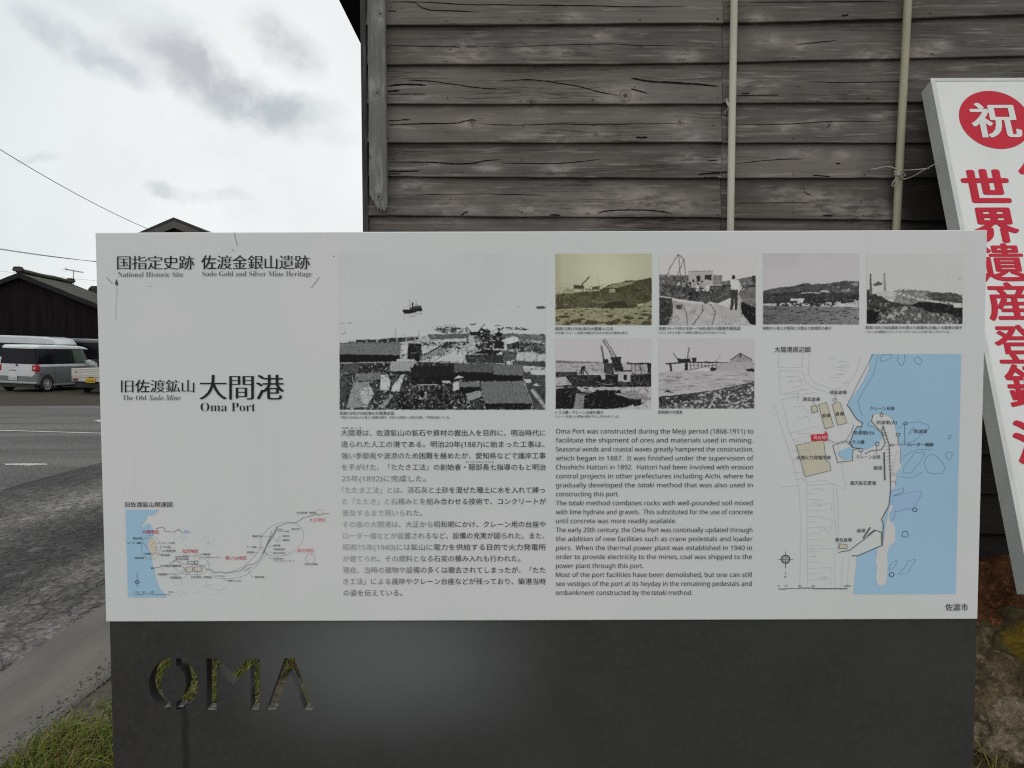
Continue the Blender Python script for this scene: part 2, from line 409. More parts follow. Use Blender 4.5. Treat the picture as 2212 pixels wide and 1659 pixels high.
# captions
def cap(put, s_, x0, x1, yc, h, dup=((0, 0),), off=0.0, dest='caption_text', st='sans'):
    text(uniq(dest), s_, st, x0, x1, yc + 0.36 * h, h, put, off, dup)
p = zoom(*Z_MAIN, TX)
cap(p, '昭和13年(1938)頃の大間港全景', 42, 562, 1560, 36, SEMI); cap(p, '下相川の台地上から見た大間港の様子。沖合の大型船へ小船が往復して荷物を運んでいる。', 44, 1100, 1600, 27)
p = zoom(*Z_PH, TX)
cap(p, '昭和13年(1938)頃の大間港入江内', 60, 593, 779, 34, SEMI); cap(p, '大正期にクレーン台座の増設が行われた後の大間港の様子。', 58, 738, 818, 26)
cap(p, '昭和14～15年(1939～1940)頃の大間港作業風景', 1020, 1778, 776, 34, SEMI); cap(p, 'トロッコから小船への荷物の積み込みが行われている。', 1020, 1645, 815, 26)
cap(p, 'トラス橋・クレーン台座の様子', 62, 505, 1555, 34, SEMI); cap(p, 'クレーンを使った荷物の積み下ろしが行われている。', 60, 655, 1594, 26)
cap(p, '昭和期の大間港', 1015, 1236, 1553, 34, SEMI)
p = zoom(*Z_PR, TX)
cap(p, '海側から見た大間港と大間火力発電所の様子', 92, 750, 795, 34, SEMI); cap(p, '昭和15年(1940)建設の大間火力発電所(左端)と大間港の様子', 1076, 1994, 790, 34, SEMI)
cap(p, 'トロッコの線路がジェットコースターのように張り巡らされている。', 1076, 1878, 830, 26)
# map lettering
p = zoom(*Z_RMAP, TX)
RM = 'site_map_label'
for s_, x0, x1, yc, h in (('煉瓦倉庫', 224, 325, 340, 25), ('捨鉱倉庫', 384, 484, 299, 25), ('倉庫', 336, 387, 437, 26), ('倉庫', 416, 467, 427, 26), ('クレーン台座', 622, 768, 394, 25),
                          ('防波堤(大)', 662, 782, 478, 25), ('防波堤', 886, 962, 531, 25), ('防波堤(小)', 525, 645, 539, 25), ('トラス橋', 497, 588, 595, 25), ('ローダー橋脚', 848, 998, 610, 25),
                          ('クレーン台座', 540, 684, 683, 25), ('大間火力発電所跡', 184, 388, 687, 26), ('副堤', 644, 695, 748, 25), ('露天鉱石置場', 505, 657, 838, 26), ('副堤', 545, 595, 1121, 25), ('煉瓦倉庫', 414, 514, 1176, 25)):
    cap(p, s_, x0, x1, yc, h, SEMI, dest=RM)
cap(p, '大間港周辺図', 55, 267, 45, 37, SEMI, dest=RM); cap(p, '佐渡市', 1070, 1204, 1577, 46, SEMI, dest='caption_text')
for s_, x in (('0', 76), ('10', 113), ('30', 195), ('50', 277), ('100m', 466)): text(uniq(RM), s_, 'sans', x, None, 1456, 17, p)
text(uniq(RM), 'N', 'sans', 113, None, 1402, 17, p)
cap(p, '現在地', 284, 358, 568, 25, SEMI, dest='marker_lettering')
p = zoom(*Z_LMAP, TX)
LM = 'area_map_label'
for s_, x0, x1, yc, h in (('煉瓦倉庫', 165, 257, 454, 25), ('ローダー橋脚', 115, 247, 500, 23), ('クレーン台座', 453, 582, 500, 23), ('トラス橋', 453, 537, 540, 23), ('火力発電所跡', 453, 592, 580, 23), ('大間港', 280, 347, 607, 23),
                          ('煉瓦倉庫', 441, 534, 621, 23), ('捨鉱倉庫', 183, 274, 649, 23), ('工場群跡', 840, 930, 614, 23), ('50mシックナー', 895, 1048, 643, 22), ('濁川', 343, 376, 751, 22), ('旧火力発電所', 588, 724, 637, 19),
                          ('(相川郷土博物館)', 590, 722, 660, 19), ('火力発電所発電機室棟', 436, 645, 728, 24), ('浮遊選鉱場インクライン', 407, 623, 812, 23), ('浮遊選鉱場', 533, 648, 845, 24), ('旧北沢青化・浮選鉱所', 745, 950, 841, 23), ('神明トンネル', 1113, 1242, 877, 22),
                          ('間切坑道', 1380, 1471, 839, 23), ('機械工場', 1352, 1442, 433, 23), ('アーチ橋', 1295, 1387, 542, 23), ('貯鉱場', 1298, 1367, 594, 23), ('大立竪坑櫓・捲揚室', 1792, 1980, 200, 23), ('高任坑', 1655, 1723, 431, 21), ('道遊坑', 1655, 1723, 473, 21),
                          ('粗砕場', 1562, 1630, 526, 22), ('中尾変電所', 1562, 1676, 564, 22), ('高任分析所', 1562, 1678, 601, 22), ('貯鉱舎及び', 1562, 1664, 657, 20), ('ベルトコンベアーヤード', 1565, 1768, 680, 19), ('株式会社', 1595, 1660, 366, 16), ('ゴールデン佐渡', 1597, 1716, 385, 18), ('道遊の割戸', 1740, 1828, 362, 18), ('上相川火葬場', 1865, 2000, 711, 22)):
    cap(p, s_, x0, x1, yc, h, SEMI, dest=LM)
cap(p, '旧佐渡鉱山関連図', 88, 558, 119, 57, SEMI, dest=LM)
for s_, x in (('0', 172), ('50', 202), ('100', 252), ('200', 342), ('500m', 518)): text(uniq(LM), s_, 'sans', x, None, 996, 22, p)
for s_, x0, x1, yc in (('大間地区', 257, 424, 390), ('北沢地区', 652, 817, 582), ('間ノ山地区', 1088, 1295, 649)): cap(p, s_, x0, x1, yc, 41, SEMI, dest='district_name')
for s_, x0, x1, yc in (('大立地区', 1918, 2082, 270), ('高任地区', 1800, 1966, 575)): cap(p, s_, x0, x1, yc, 41, SEMI, dest='faded_district_name')

TEXT = flush_text()
# (parts are linked just below, once link_text exists)
# flat printed shapes of the two maps
def poly_mesh(name, polys, put, m, parent):
    for i, pl in enumerate(polys):
        pts = put([q[0] for q in pl], [q[1] for q in pl], i * 0.00003)
        me = MB().add(pts, [tuple(range(len(pl)))]).mesh(name, [m], fix=False)
        bm = bmesh.new(); bm.from_mesh(me); bmesh.ops.triangulate(bm, faces=bm.faces[:]); bm.to_mesh(me); bm.free(); link(name, me, None, parent)
def link_text(prefix, m, parent, label=None):
    for q in [q for q in TEXT if q.split('#')[0] == prefix]:
        o = link(prefix, TEXT.pop(q), m, parent)
        if label: o['label'] = label
link_text('heading_lettering', INK, board); link_text('subheading_lettering', mat('subheading_ink', pc(78, 78, 86), .55, spec=.2), board)
link_text('japanese_text_line', WORN_INK, board); link_text('reading_aid', WORN_INK, board)
link_text('english_text_line', mat('text_ink', (0.05, 0.05, 0.056), 0.55, spec=.2), board)
link_text('caption_text', mat('caption_ink', (0.045, 0.045, 0.05), 0.55, spec=.2), board)
def ribbons(name, lines, put, m, parent, wd=2.0):
    mb = MB()
    for i, ln in enumerate(lines):
        wdt = wd
        if isinstance(ln, tuple) and isinstance(ln[1], (int, float)) and isinstance(ln[0], list): ln, wdt = ln
        for a, b in zip(ln[:-1], ln[1:]):
            dx, dy = b[0] - a[0], b[1] - a[1]; L = math.hypot(dx, dy) or 1
            nx, ny = -dy / L * wdt / 2, dx / L * wdt / 2; ex, ey = dx / L * wdt * .25, dy / L * wdt * .25
            X = [a[0] + nx - ex, a[0] - nx - ex, b[0] - nx + ex, b[0] + nx + ex]; Y = [a[1] + ny - ey, a[1] - ny - ey, b[1] - ny + ey, b[1] + ny + ey]
            mb.add(put(X, Y, (i % 40) * 0.000008), [(0, 1, 2, 3)])
    return mb.obj(name, m, parent, fix=False)
def ell(cx, cy, rx, ry, n=28, a0=0, a1=360, rot=0):
    o = []
    for i in range(n + 1):
        a = R(a0 + (a1 - a0) * i / n); x, y = rx * math.cos(a), ry * math.sin(a); c, s_ = math.cos(R(rot)), math.sin(R(rot))
        o.append((cx + x * c - y * s_, cy + x * s_ + y * c))
    return o
def wob(pts, amp, seed=0, n=4):
    """subdivide a line and make it wander a little, as hand-drawn shorelines do"""
    rg = random.Random(seed); o = []
    for a, b in zip(pts[:-1], pts[1:]):
        for i in range(n):
            t = i / n; j = amp if i else 0
            o.append((a[0] + (b[0] - a[0]) * t + rg.uniform(-j, j), a[1] + (b[1] - a[1]) * t + rg.uniform(-j, j)))
    o.append(pts[-1]); return o

# --- site map (right)
coast = [(630, 70), (612, 170), (580, 235), (540, 295), (485, 375), (500, 390), (520, 425), (545, 460), (578, 482), (570, 505), (545, 502), (520, 545), (505, 600), (520, 628), (560, 632)]
harb = [(600, 640), (660, 610), (690, 575), (690, 540), (655, 510), (625, 480), (625, 450), (645, 428), (690, 424), (735, 440), (762, 470), (775, 520), (790, 580), (803, 640), (805, 720), (780, 790), (768, 860), (742, 880), (738, 960), (700, 1055), (695, 1207), (545, 1272), (522, 1497)]
smap = empty('printed_map', at_y(1880, 1020, YB), None); smap.parent = board; smap.matrix_parent_inverse = board.matrix_world.inverted(); smap['label'] = 'site map of the harbour with blue sea'
bpy.context.view_layer.update()
p1, p2, p3 = zoom(*Z_RMAP, .0006), zoom(*Z_RMAP, .0009), zoom(*Z_RMAP, .0012)
poly_mesh('sea_area', [coast + harb + [(1130, 1497), (1163, 70)]], p1, SEA_M, smap)
spit = [(738, 965), (757, 975), (740, 1050), (752, 1075), (768, 1090), (773, 1180), (740, 1212), (722, 1260), (726, 1300), (720, 1400), (712, 1440), (688, 1452), (664, 1440), (655, 1395), (664, 1330), (655, 1320), (668, 1215), (700, 1180)]
poly_mesh('spit_area', [wob(spit, 2.5, 3, 3), [(770, 870), (775, 780), (805, 745), (800, 640), (785, 640), (742, 800), (742, 880)]], p2, LAND_M, smap)
poly_mesh('dock_area', [[(428, 655), (500, 622), (522, 645), (520, 690), (470, 702), (432, 668)]], p2, SEA_M, smap)
poly_mesh('shallow_area', [[(745, 880), (820, 866), (825, 880), (760, 915), (775, 930), (800, 905), (925, 885), (925, 915), (880, 990), (770, 1008), (765, 1055), (738, 1060), (735, 1020), (760, 985)]], zoom(*Z_RMAP, .00105), mat('shoal_print', pc(128, 152, 180), .5, spec=.2), smap)
poly_mesh('building_area', [[(315, 372), (362, 357), (405, 500), (355, 517)], [(397, 368), (443, 357), (485, 480), (430, 495)], [(183, 612), (345, 580), (362, 710), (380, 712), (390, 762), (237, 800)], [(272, 382), (302, 376), (310, 413), (278, 422)], [(438, 1198), (485, 1205), (485, 1227), (440, 1227)]], p2, TAN_M, smap)
roads = [[(78, 70), (78, 148), (220, 150), (222, 70)], [(82, 168), (88, 310), (265, 275)], [(82, 168), (220, 172), (240, 235), (285, 270), (420, 315)], [(262, 70), (255, 190), (290, 240), (400, 280), (450, 270), (500, 210)], [(565, 75), (545, 170), (480, 270)],
         [(50, 365), (120, 580), (165, 720), (200, 860), (210, 1100), (205, 1440)], [(95, 340), (140, 520), (190, 640), (238, 800), (240, 830), (350, 822), (480, 875), (430, 600)], [(95, 340), (240, 305), (300, 300)], [(245, 850), (400, 840), (418, 1100), (430, 1240)], [(245, 850), (250, 1440)],
         [(245, 1228), (430, 1228)], [(100, 860), (200, 848)], [(420, 860), (435, 1000), (432, 1240)], [(130, 545), (320, 495)], [(345, 520), (375, 600), (470, 600), (520, 560), (520, 500)], [(410, 1240), (415, 1480)], [(495, 1290), (485, 1480)], [(510, 1275), (520, 1270)], [(160, 580), (360, 535)], [(460, 1280), (450, 1480)]]
rg = random.Random(5)
for i in range(26):
    y = rg.uniform(200, 1430); x = rg.uniform(260, 330) if y > 860 else rg.uniform(110, 170) + (y - 350) * .1
    roads.append([(x, y), (x + rg.uniform(40, 90), y - rg.uniform(0, 12)), (x + rg.uniform(50, 95), y + rg.uniform(15, 40))])
for i in range(10):
    y = rg.uniform(90, 240); x = rg.uniform(280, 460); roads.append([(x, y), (x + rg.uniform(30, 70), y + rg.uniform(-6, 14))])
for i in range(16):
    y = 900 + i * 34; roads.append([(250, y), (rg.uniform(300, 405), y + rg.uniform(-5, 5))])
ribbons('street_lines', roads, p3, PALE_LINE_M, smap, 1.5)
isl = [[(680, 105), (695, 75), (752, 75), (745, 95), (700, 115), (680, 105)], [(788, 75), (785, 110), (800, 138), (820, 135), (830, 100), (826, 74)], [(882, 100), (905, 85), (932, 110), (915, 135), (890, 120), (882, 100)],
       [(785, 515), (830, 485), (900, 472), (965, 488), (970, 515), (930, 545), (880, 590), (800, 602)], [(850, 545), (880, 508), (887, 513), (858, 545), (850, 545)], [(1083, 570), (1095, 550), (1110, 560), (1095, 578), (1083, 570)],
       [(820, 778), (825, 740), (890, 655), (945, 652), (930, 700), (870, 776), (820, 778)], [(945, 720), (960, 680), (1000, 665), (1030, 690), (1070, 745), (1050, 780), (1000, 782), (965, 775), (945, 720)], [(810, 700), (850, 660), (900, 640), (990, 638)], [(1072, 660), (1090, 650), (1112, 662), (1100, 700), (1078, 690), (1072, 660)],
       [(790, 800), (870, 805), (940, 770)], ell(888, 997, 13, 11), ell(830, 1142, 18, 18), [(735, 1345), (750, 1310), (782, 1300), (770, 1335), (735, 1355), (735, 1345)], [(795, 1375), (820, 1350), (850, 1300), (890, 1288), (885, 1310), (840, 1375), (805, 1382), (795, 1375)], ell(750, 1382, 14, 13),
       [(742, 890), (820, 866), (822, 890), (762, 915), (800, 905), (925, 883), (925, 915), (880, 985), (768, 1008), (766, 1050), (740, 1065)], [(668, 75), (640, 200), (580, 290), (550, 350), (560, 400), (578, 440)], [(612, 470), (610, 500), (640, 500), (690, 540)]]
sli = mat('shore_line_ink', pc(108, 128, 150), .55, spec=.2)
for i, q in enumerate(isl): ribbons('rock_outline', [wob(q, 2.2, i, 3)], p3, sli, smap, 2.6)
quay = [(coast[4:], 4), ([(485, 375), (640, 70)], 2.2), ([(400, 615), (430, 715), (518, 705), (520, 640), (555, 632)], 3.5), ([(400, 615), (480, 590), (520, 630)], 2.5), ([(640, 430), (630, 470), (690, 540), (712, 600), (690, 640), (630, 645), (590, 665)], 4), ([(700, 500), (735, 610), (745, 870), (735, 970), (690, 1055), (700, 1075), (697, 1207), (545, 1272), (515, 1268)], 4.5),
        ([(705, 655), (710, 820)], 8), ([(705, 505), (690, 520), (700, 555), (715, 545)], 3), ([(582, 1165), (622, 1103)], 8), ([(435, 1250), (500, 1238), (590, 1170), (650, 1118), (690, 1130), (690, 1205)], 4), ([(610, 1150), (650, 1118)], 9),
        (ell(690, 433, 9, 9), 3), (ell(832, 484, 11, 9), 3), (ell(788, 550, 11, 9), 3), (ell(665, 606, 11, 11), 3), (ell(568, 641, 12, 11), 3), (ell(752, 612, 9, 6), 3), ([(765, 611), (845, 611)], 2.5), ([(828, 495), (828, 608)], 2.5), ([(788, 560), (788, 608)], 2.5),
        ([(288, 352), (288, 378)], 2), ([(418, 312), (418, 336)], 2), ([(412, 333), (427, 345), (412, 357), (398, 345), (412, 333)], 2.5), ([(697, 490), (697, 525)], 2), ([(565, 500), (565, 528)], 2), ([(515, 608), (515, 630)], 2), ([(569, 652), (569, 670)], 2), ([(660, 618), (660, 670)], 2), ([(690, 408), (690, 424)], 2),
        ([(183, 612), (345, 580), (362, 710), (380, 712), (390, 762), (237, 800), (183, 612)], 2), ([(315, 372), (362, 357), (405, 500), (355, 517), (315, 372)], 2), ([(397, 368), (443, 357), (485, 480), (430, 495), (397, 368)], 2), ([(272, 382), (302, 376), (310, 413), (278, 422), (272, 382)], 2.5), ([(438, 1198), (485, 1205), (485, 1227), (440, 1227), (438, 1198)], 2.5), ([(372, 545), (372, 580), (420, 600), (480, 585), (512, 530), (525, 490)], 2),
        ([(740, 785), (780, 785)], 2), ([(740, 830), (775, 830), (775, 850)], 2), ([(805, 640), (800, 720)], 1.5)]
for i in range(14): quay.append(([(700 + i * 2.6, 540 + i * 20), (730 + i * 3, 535 + i * 20)], 1.3))
# compass and scale bar
ribbons('compass_rose', [(ell(120, 1291, 24, 24), 6), (ell(120, 1291, 14, 14), 2), ([(78, 1291), (164, 1291)], 3), ([(120, 1245), (120, 1345)], 3), ([(120, 1362), (120, 1384)], 2)], p3, DARK_LINE_M, smap)
ribbons('scale_bar', [([(80, 1468), (122, 1468)], 5), ([(122, 1465), (203, 1465)], 3), ([(203, 1462), (284, 1462)], 5), ([(284, 1466), (486, 1466)], 5)], p3, DARK_LINE_M, smap)
ribbons('quay_lines', quay, p3, DARK_LINE_M, smap, 3)
poly_mesh('location_marker', [[(272, 548), (348, 548), (360, 525), (367, 548), (369, 587), (272, 587)]], p3, mat('marker_red_print', pc(170, 14, 40), .5, spec=.2), smap)
link_text(RM, INK, smap); link_text('marker_lettering', WHITE_INK, smap)

# --- area map (lower left)
amap = empty('printed_map', at_y(500, 1190, YB), None); amap.parent = board; amap.matrix_parent_inverse = board.matrix_world.inverted(); amap['label'] = 'small area map with a long curving road and red district names'
bpy.context.view_layer.update()
p1, p2, p3 = zoom(*Z_LMAP, .0006), zoom(*Z_LMAP, .0009), zoom(*Z_LMAP, .0012)
shore = [(430, 170), (405, 185), (410, 210), (385, 195), (380, 225), (350, 210), (345, 235), (325, 215), (305, 238), (295, 270), (272, 295), (255, 335), (275, 342), (300, 308), (335, 310), (358, 350), (375, 400), (355, 440), (330, 455), (308, 510), (330, 560), (352, 600), (345, 650), (370, 740), (395, 850), (425, 940), (505, 1040)]
poly_mesh('sea_area', [shore + [(118, 1040), (95, 170)]], p1, SEA_M, amap)
poly_mesh('district_area', [[(335, 470), (375, 450), (395, 520), (400, 600), (370, 620), (335, 590), (315, 520)], [(690, 740), (757, 737), (757, 785), (700, 790)], [(775, 740), (850, 735), (852, 780), (778, 785)]], p2, mat('district_print', pc(166, 158, 146), .5, spec=.2), amap)
poly_mesh('pond_area', [[(655, 398), (685, 368), (710, 372), (720, 382), (755, 388), (715, 398), (680, 402)]], p2, mat('pond_print', pc(138, 146, 168), .5, spec=.2), amap)
river = [[(395, 360), (455, 342), (472, 355), (488, 385), (575, 392), (618, 362), (640, 385), (655, 395)], [(370, 750), (440, 740)], [(640, 705), (870, 725), (885, 760), (940, 762), (975, 800), (1030, 785), (1090, 800), (1240, 775), (1300, 720), (1360, 715), (1420, 670), (1470, 590), (1500, 520), (1580, 400), (1590, 345)],
         [(535, 705), (575, 675), (610, 680), (635, 705)], [(665, 735), (690, 785)], [(985, 825), (1085, 830)], [(1270, 780), (1340, 740)], [(1490, 530), (1600, 340)], [(710, 680), (775, 683), (775, 708), (712, 705), (710, 680)], ell(798, 695, 17, 17), [(690, 740), (757, 737), (757, 785), (700, 790), (690, 740)], [(775, 740), (850, 735), (852, 780), (778, 785), (775, 740)],
         [(1590, 345), (1700, 300), (1790, 297), (1860, 250), (1990, 215), (2115, 208)], [(178, 1013), (215, 1005), (215, 1012), (265, 1012), (265, 1005), (355, 1005), (357, 1012), (535, 1012)], ell(209, 889, 18, 18), [(178, 889), (242, 889)], [(209, 795), (209, 935)], [(1545, 385), (1490, 540), (1450, 610)]]
ribbons('road_lines', [wob(q, 1.5, i, 2) for i, q in enumerate(river)], p3, mat('road_line_ink', pc(88, 90, 94), .5, spec=.2), amap, 4.2)
cir = [ell(345, 545, 95, 120, 40), ell(745, 718, 180, 98, 44, rot=5), ell(1648, 462, 222, 160, 48, rot=-22), ell(2022, 198, 34, 34), ell(1928, 655, 46, 46), [(930, 800), (1000, 850), (1150, 855), (1290, 820), (1400, 720), (1500, 600)], [(905, 770), (1000, 790), (1130, 790), (1270, 730), (1370, 640), (1440, 530)],
       [(257, 454), (365, 454)], [(247, 500), (275, 505), (310, 560)], [(453, 500), (365, 500), (345, 545)], [(453, 540), (370, 545)], [(441, 580), (390, 560)], [(441, 621), (385, 590)], [(274, 649), (345, 649), (375, 600)], [(840, 614), (790, 618), (765, 690)], [(890, 645), (830, 645), (808, 680)], [(645, 850), (685, 845), (710, 795)], [(623, 812), (650, 805), (670, 770)], [(805, 830), (805, 785)], [(1108, 877), (1075, 870), (1040, 820)], [(1375, 839), (1350, 835), (1305, 762)], [(1442, 433), (1555, 433), (1590, 470)], [(1387, 542), (1480, 542)], [(1367, 594), (1430, 590)], [(1650, 431), (1625, 431), (1590, 490)], [(1650, 473), (1615, 473), (1590, 490)], [(1560, 657), (1530, 655), (1475, 580)], [(1558, 601), (1520, 585)], [(1558, 526), (1500, 540)]]
ribbons('outline_lines', cir, p3, LINE_M, amap, 2.4)
rg = random.Random(11); con = []
for i in range(70):
    x, y = rg.uniform(400, 1250), rg.uniform(430, 1020)
    if y < 740 and x > 800: x -= 350
    if y > 860: x = rg.uniform(520, 1250 - (y - 860) * 1.6) if y < 1020 else 600
    ln = [(x, y)]
    a = rg.uniform(-.8, .5)
    for j in range(rg.randint(3, 7)):
        a += rg.uniform(-.5, .5); ln.append((ln[-1][0] + 16 * math.cos(a), ln[-1][1] + 16 * math.sin(a)))
    con.append(ln)
ribbons('terrain_lines', con, p3, mat('terrain_line_ink', pc(163, 165, 165), .5, spec=.2), amap, 2.4)
link_text(LM, mat('small_label_ink', (0.07, 0.07, 0.075), .55, spec=.2), amap)
link_text('district_name', RED_INK, amap); link_text('faded_district_name', PALE_RED_INK, amap)

# scratches and the nail stain on the board
SCR_M = mat('scratch_grime', pc(112, 115, 114), .7)
p = zoom(*Z_HEAD, .0008)
for sc_ in [([(1236, 5), (1242, 40), (1252, 75), (1263, 118)], 7), ([(1214, 146), (1222, 158), (1232, 165)], 6), ([(108, 397), (135, 425), (162, 452)], 6), ([(1915, 488), (1950, 445), (1985, 396)], 7), ([(2100, 208), (2118, 214)], 6), ([(470, 474), (510, 477)], 3)]: ribbons('scratch_mark', [(sc_[0], sc_[1] * .8)], p, SCR_M, board)
poly_mesh('rust_stain', [[(186, 440), (196, 415), (203, 418), (206, 445), (212, 458), (205, 470), (192, 468), (184, 455)]], p, mat('rust_grime', pc(60, 58, 58), .7), board)
ribbons('drip_streak', [([(200, 470), (201, 560), (192, 660), (190, 770)], 5)], zoom(*Z_HEAD, .0007), mat('drip_grime', pc(146, 150, 148), .7), board)

# ------------------------------------------------------------------ the printed photographs
def nz(H, W, sx_, sy_, rg, octv=3):
    out = np.zeros((H, W)); amp = 1.0; tot = 0
    for _ in range(octv):
        gh, gw = max(2, int(H / sy_) + 2), max(2, int(W / sx_) + 2)
        g = rg.random((gh, gw))
        yi = np.linspace(0, gh - 1.001, H); xi = np.linspace(0, gw - 1.001, W)
        y0 = yi.astype(int); x0 = xi.astype(int); fy = (yi - y0)[:, None]; fx = (xi - x0)[None, :]
        out += amp * ((g[y0][:, x0] * (1 - fx) + g[y0][:, x0 + 1] * fx) * (1 - fy) + (g[y0 + 1][:, x0] * (1 - fx) + g[y0 + 1][:, x0 + 1] * fx) * fy)
        tot += amp; amp *= .6; sx_ = max(1, sx_ / 2); sy_ = max(1, sy_ / 2)
    return out / tot - 0.5
class Ras:
    """a photograph drawn as tones on a fine grid of points; x/y in the units of one enlarged view"""
    def __init__(s, x0, y0, x1, y1, W, seed, bg):
        s.b = (x0, y0, x1, y1); s.W = W; s.H = int(W * (y1 - y0) / (x1 - x0)); s.rg = np.random.default_rng(seed)
        s.X, s.Y = np.meshgrid(np.linspace(x0, x1, s.W), np.linspace(y0, y1, s.H)); s.I = np.full((s.H, s.W), float(bg)); s.px = q = (x1 - x0) / W; s.GX, s.GY = s.X, s.Y
        s.X = s.X + q * 2.2 * nz(s.H, s.W, 9, 9, s.rg, 2) + q * 1.6 * nz(s.H, s.W, 2.5, 2.5, s.rg, 1); s.Y = s.Y + q * 2.2 * nz(s.H, s.W, 9, 9, s.rg, 2) + q * 1.6 * nz(s.H, s.W, 2.5, 2.5, s.rg, 1)
    def n(s, a, b=None, o=3): return nz(s.H, s.W, a / s.px, (b or a) / s.px, s.rg, o)
    def mask(s, pts):
        m = np.zeros_like(s.X, bool); n = len(pts)
        for i in range(n):
            (xa, ya), (xb, yb) = pts[i], pts[(i + 1) % n]
            if ya == yb: continue
            c = ((ya > s.Y) != (yb > s.Y)) & (s.X < (xb - xa) * (s.Y - ya) / (yb - ya) + xa)
            m ^= c
        return m
    def fill(s, pts, v, amp=0, a=8, b=None, rag=0):
        if rag:
            X, Y = s.X, s.Y; s.X = X + rag * 2 * s.n(30); s.Y = Y + rag * 2 * s.n(30); m = s.mask(pts); s.X, s.Y = X, Y
        else: m = s.mask(pts)
        val = v + (amp * 2 * s.n(a, b) if amp else 0); s.I = np.where(m, val, s.I); return m
    def tile(s, pts, v, amp, per, slope=0.0, noise=12):
        m = s.mask(pts); val = v + amp * np.sin((s.X + s.Y * slope) * 2 * math.pi / per) + noise * 2 * s.n(per * .8)
        s.I = np.where(m, val, s.I)
    def speck(s, pts, v, thr, a, b=None, rag=0, amp=0):
        m = s.mask(pts) & (s.n(a, b) > thr); s.I = np.where(m, v + amp * 2 * s.n(a), s.I)
    def line(s, pts, wd, v):
        for (xa, ya), (xb, yb) in zip(pts[:-1], pts[1:]):
            dx, dy = xb - xa, yb - ya; L = dx * dx + dy * dy or 1
            t = np.clip(((s.X - xa) * dx + (s.Y - ya) * dy) / L, 0, 1)
            dd = np.hypot(s.X - xa - t * dx, s.Y - ya - t * dy); f = np.clip((wd / 2 + s.px * .5 - dd) / s.px, 0, 1)
            s.I = s.I * (1 - f) + v * f
    def clutter(s, pts, n, ln, lo, hi, wd=3, flat=.5):
        m = s.mask(pts); I0 = s.I.copy(); ys, xs = np.nonzero(m)
        for _ in range(n):
            q = s.rg.integers(len(xs)); x, y = s.X[ys[q], xs[q]], s.Y[ys[q], xs[q]]; a = s.rg.normal(0, flat) + (math.pi / 2 if s.rg.random() < .3 else 0); l_ = ln * s.rg.uniform(.3, 1)
            x2, y2 = x + l_ * math.cos(a), y + l_ * math.sin(a); i0, i1 = max(0, min(ys[q] - int(ln / s.px) - 2, s.H)), min(s.H, ys[q] + int(ln / s.px) + 2); j0, j1 = max(0, xs[q] - int(ln / s.px) - 2), min(s.W, xs[q] + int(ln / s.px) + 2)
            X, Y = s.X[i0:i1, j0:j1], s.Y[i0:i1, j0:j1]; dx, dy = x2 - x, y2 - y; L = dx * dx + dy * dy or 1
            t = np.clip(((X - x) * dx + (Y - y) * dy) / L, 0, 1); f = np.clip((wd * s.rg.uniform(.4, 1.2) + s.px * .5 - np.hypot(X - x - t * dx, Y - y - t * dy)) / s.px, 0, 1) * .8
            s.I[i0:i1, j0:j1] = s.I[i0:i1, j0:j1] * (1 - f) + s.rg.uniform(lo, hi) * f
        s.I = np.where(m, s.I, I0)
    def truss(s, a, b, h, n, wd, v):
        for i in range(n + 1):
            t = i / n; x, y = a[0] + (b[0] - a[0]) * t, a[1] + (b[1] - a[1]) * t; s.line([(x, y), (x, y + h)], wd, v)
            if i < n: x2, y2 = a[0] + (b[0] - a[0]) * (i + 1) / n, a[1] + (b[1] - a[1]) * (i + 1) / n; s.line([(x, y + h), (x2, y2)], wd * .7, v)
    def person(s, x, y, h, shirt, legs):
        s.fill([(x - .11 * h, y - .80 * h), (x + .11 * h, y - .80 * h), (x + .13 * h, y - .45 * h), (x - .13 * h, y - .45 * h)], shirt)
        s.fill([(x - .11 * h, y - .47 * h), (x + .11 * h, y - .47 * h), (x + .10 * h, y), (x - .10 * h, y)], legs)
        s.fill(ell(x, y - .9 * h, .06 * h, .08 * h, 12), 35)
    def obj(s, put, label, tint=lambda i: (i, i, i), det=1.0):
        m_ = np.clip((158 - s.I) / 20, 0, 1); I = s.I + m_ * det * (24 * nz(s.H, s.W, 2.6, 2.2, s.rg, 2) + 16 * nz(s.H, s.W, 1.0, 1.0, s.rg, 1)); I = np.where(I < 140, 96 + (I - 96) * 1.14, I)
        I = np.clip(I, 8, 174); p_ = np.pad(I, 1, mode='edge'); I = .52 * I + .12 * (p_[2:, 1:-1] + p_[:-2, 1:-1] + p_[1:-1, 2:] + p_[1:-1, :-2]); rgb = np.stack(tint(I), -1) / 255.0
        l_ = np.where(rgb <= .04045, rgb / 12.92, ((np.clip(rgb, 0, 1) + .055) / 1.055) ** 2.4) / EB
        P = put(s.GX.ravel(), s.GY.ravel()); H, W = s.H, s.W
        i = np.arange(H * W).reshape(H, W); fs = np.stack([i[1:, :-1], i[1:, 1:], i[:-1, 1:], i[:-1, :-1]], -1).reshape(-1, 4)
        me = bpy.data.meshes.new('printed_photograph'); me.from_pydata(P.tolist(), [], fs.tolist())
        ca = me.color_attributes.new('print', 'FLOAT_COLOR', 'POINT'); c4 = np.ones((H * W, 4), np.float32); c4[:, :3] = np.clip(l_.reshape(-1, 3), 0, .86)
        ca.data.foreach_set('color', c4.ravel()); me.update()
        o = link('printed_photograph', me, PHOTO_M, board); o['label'] = label; return o

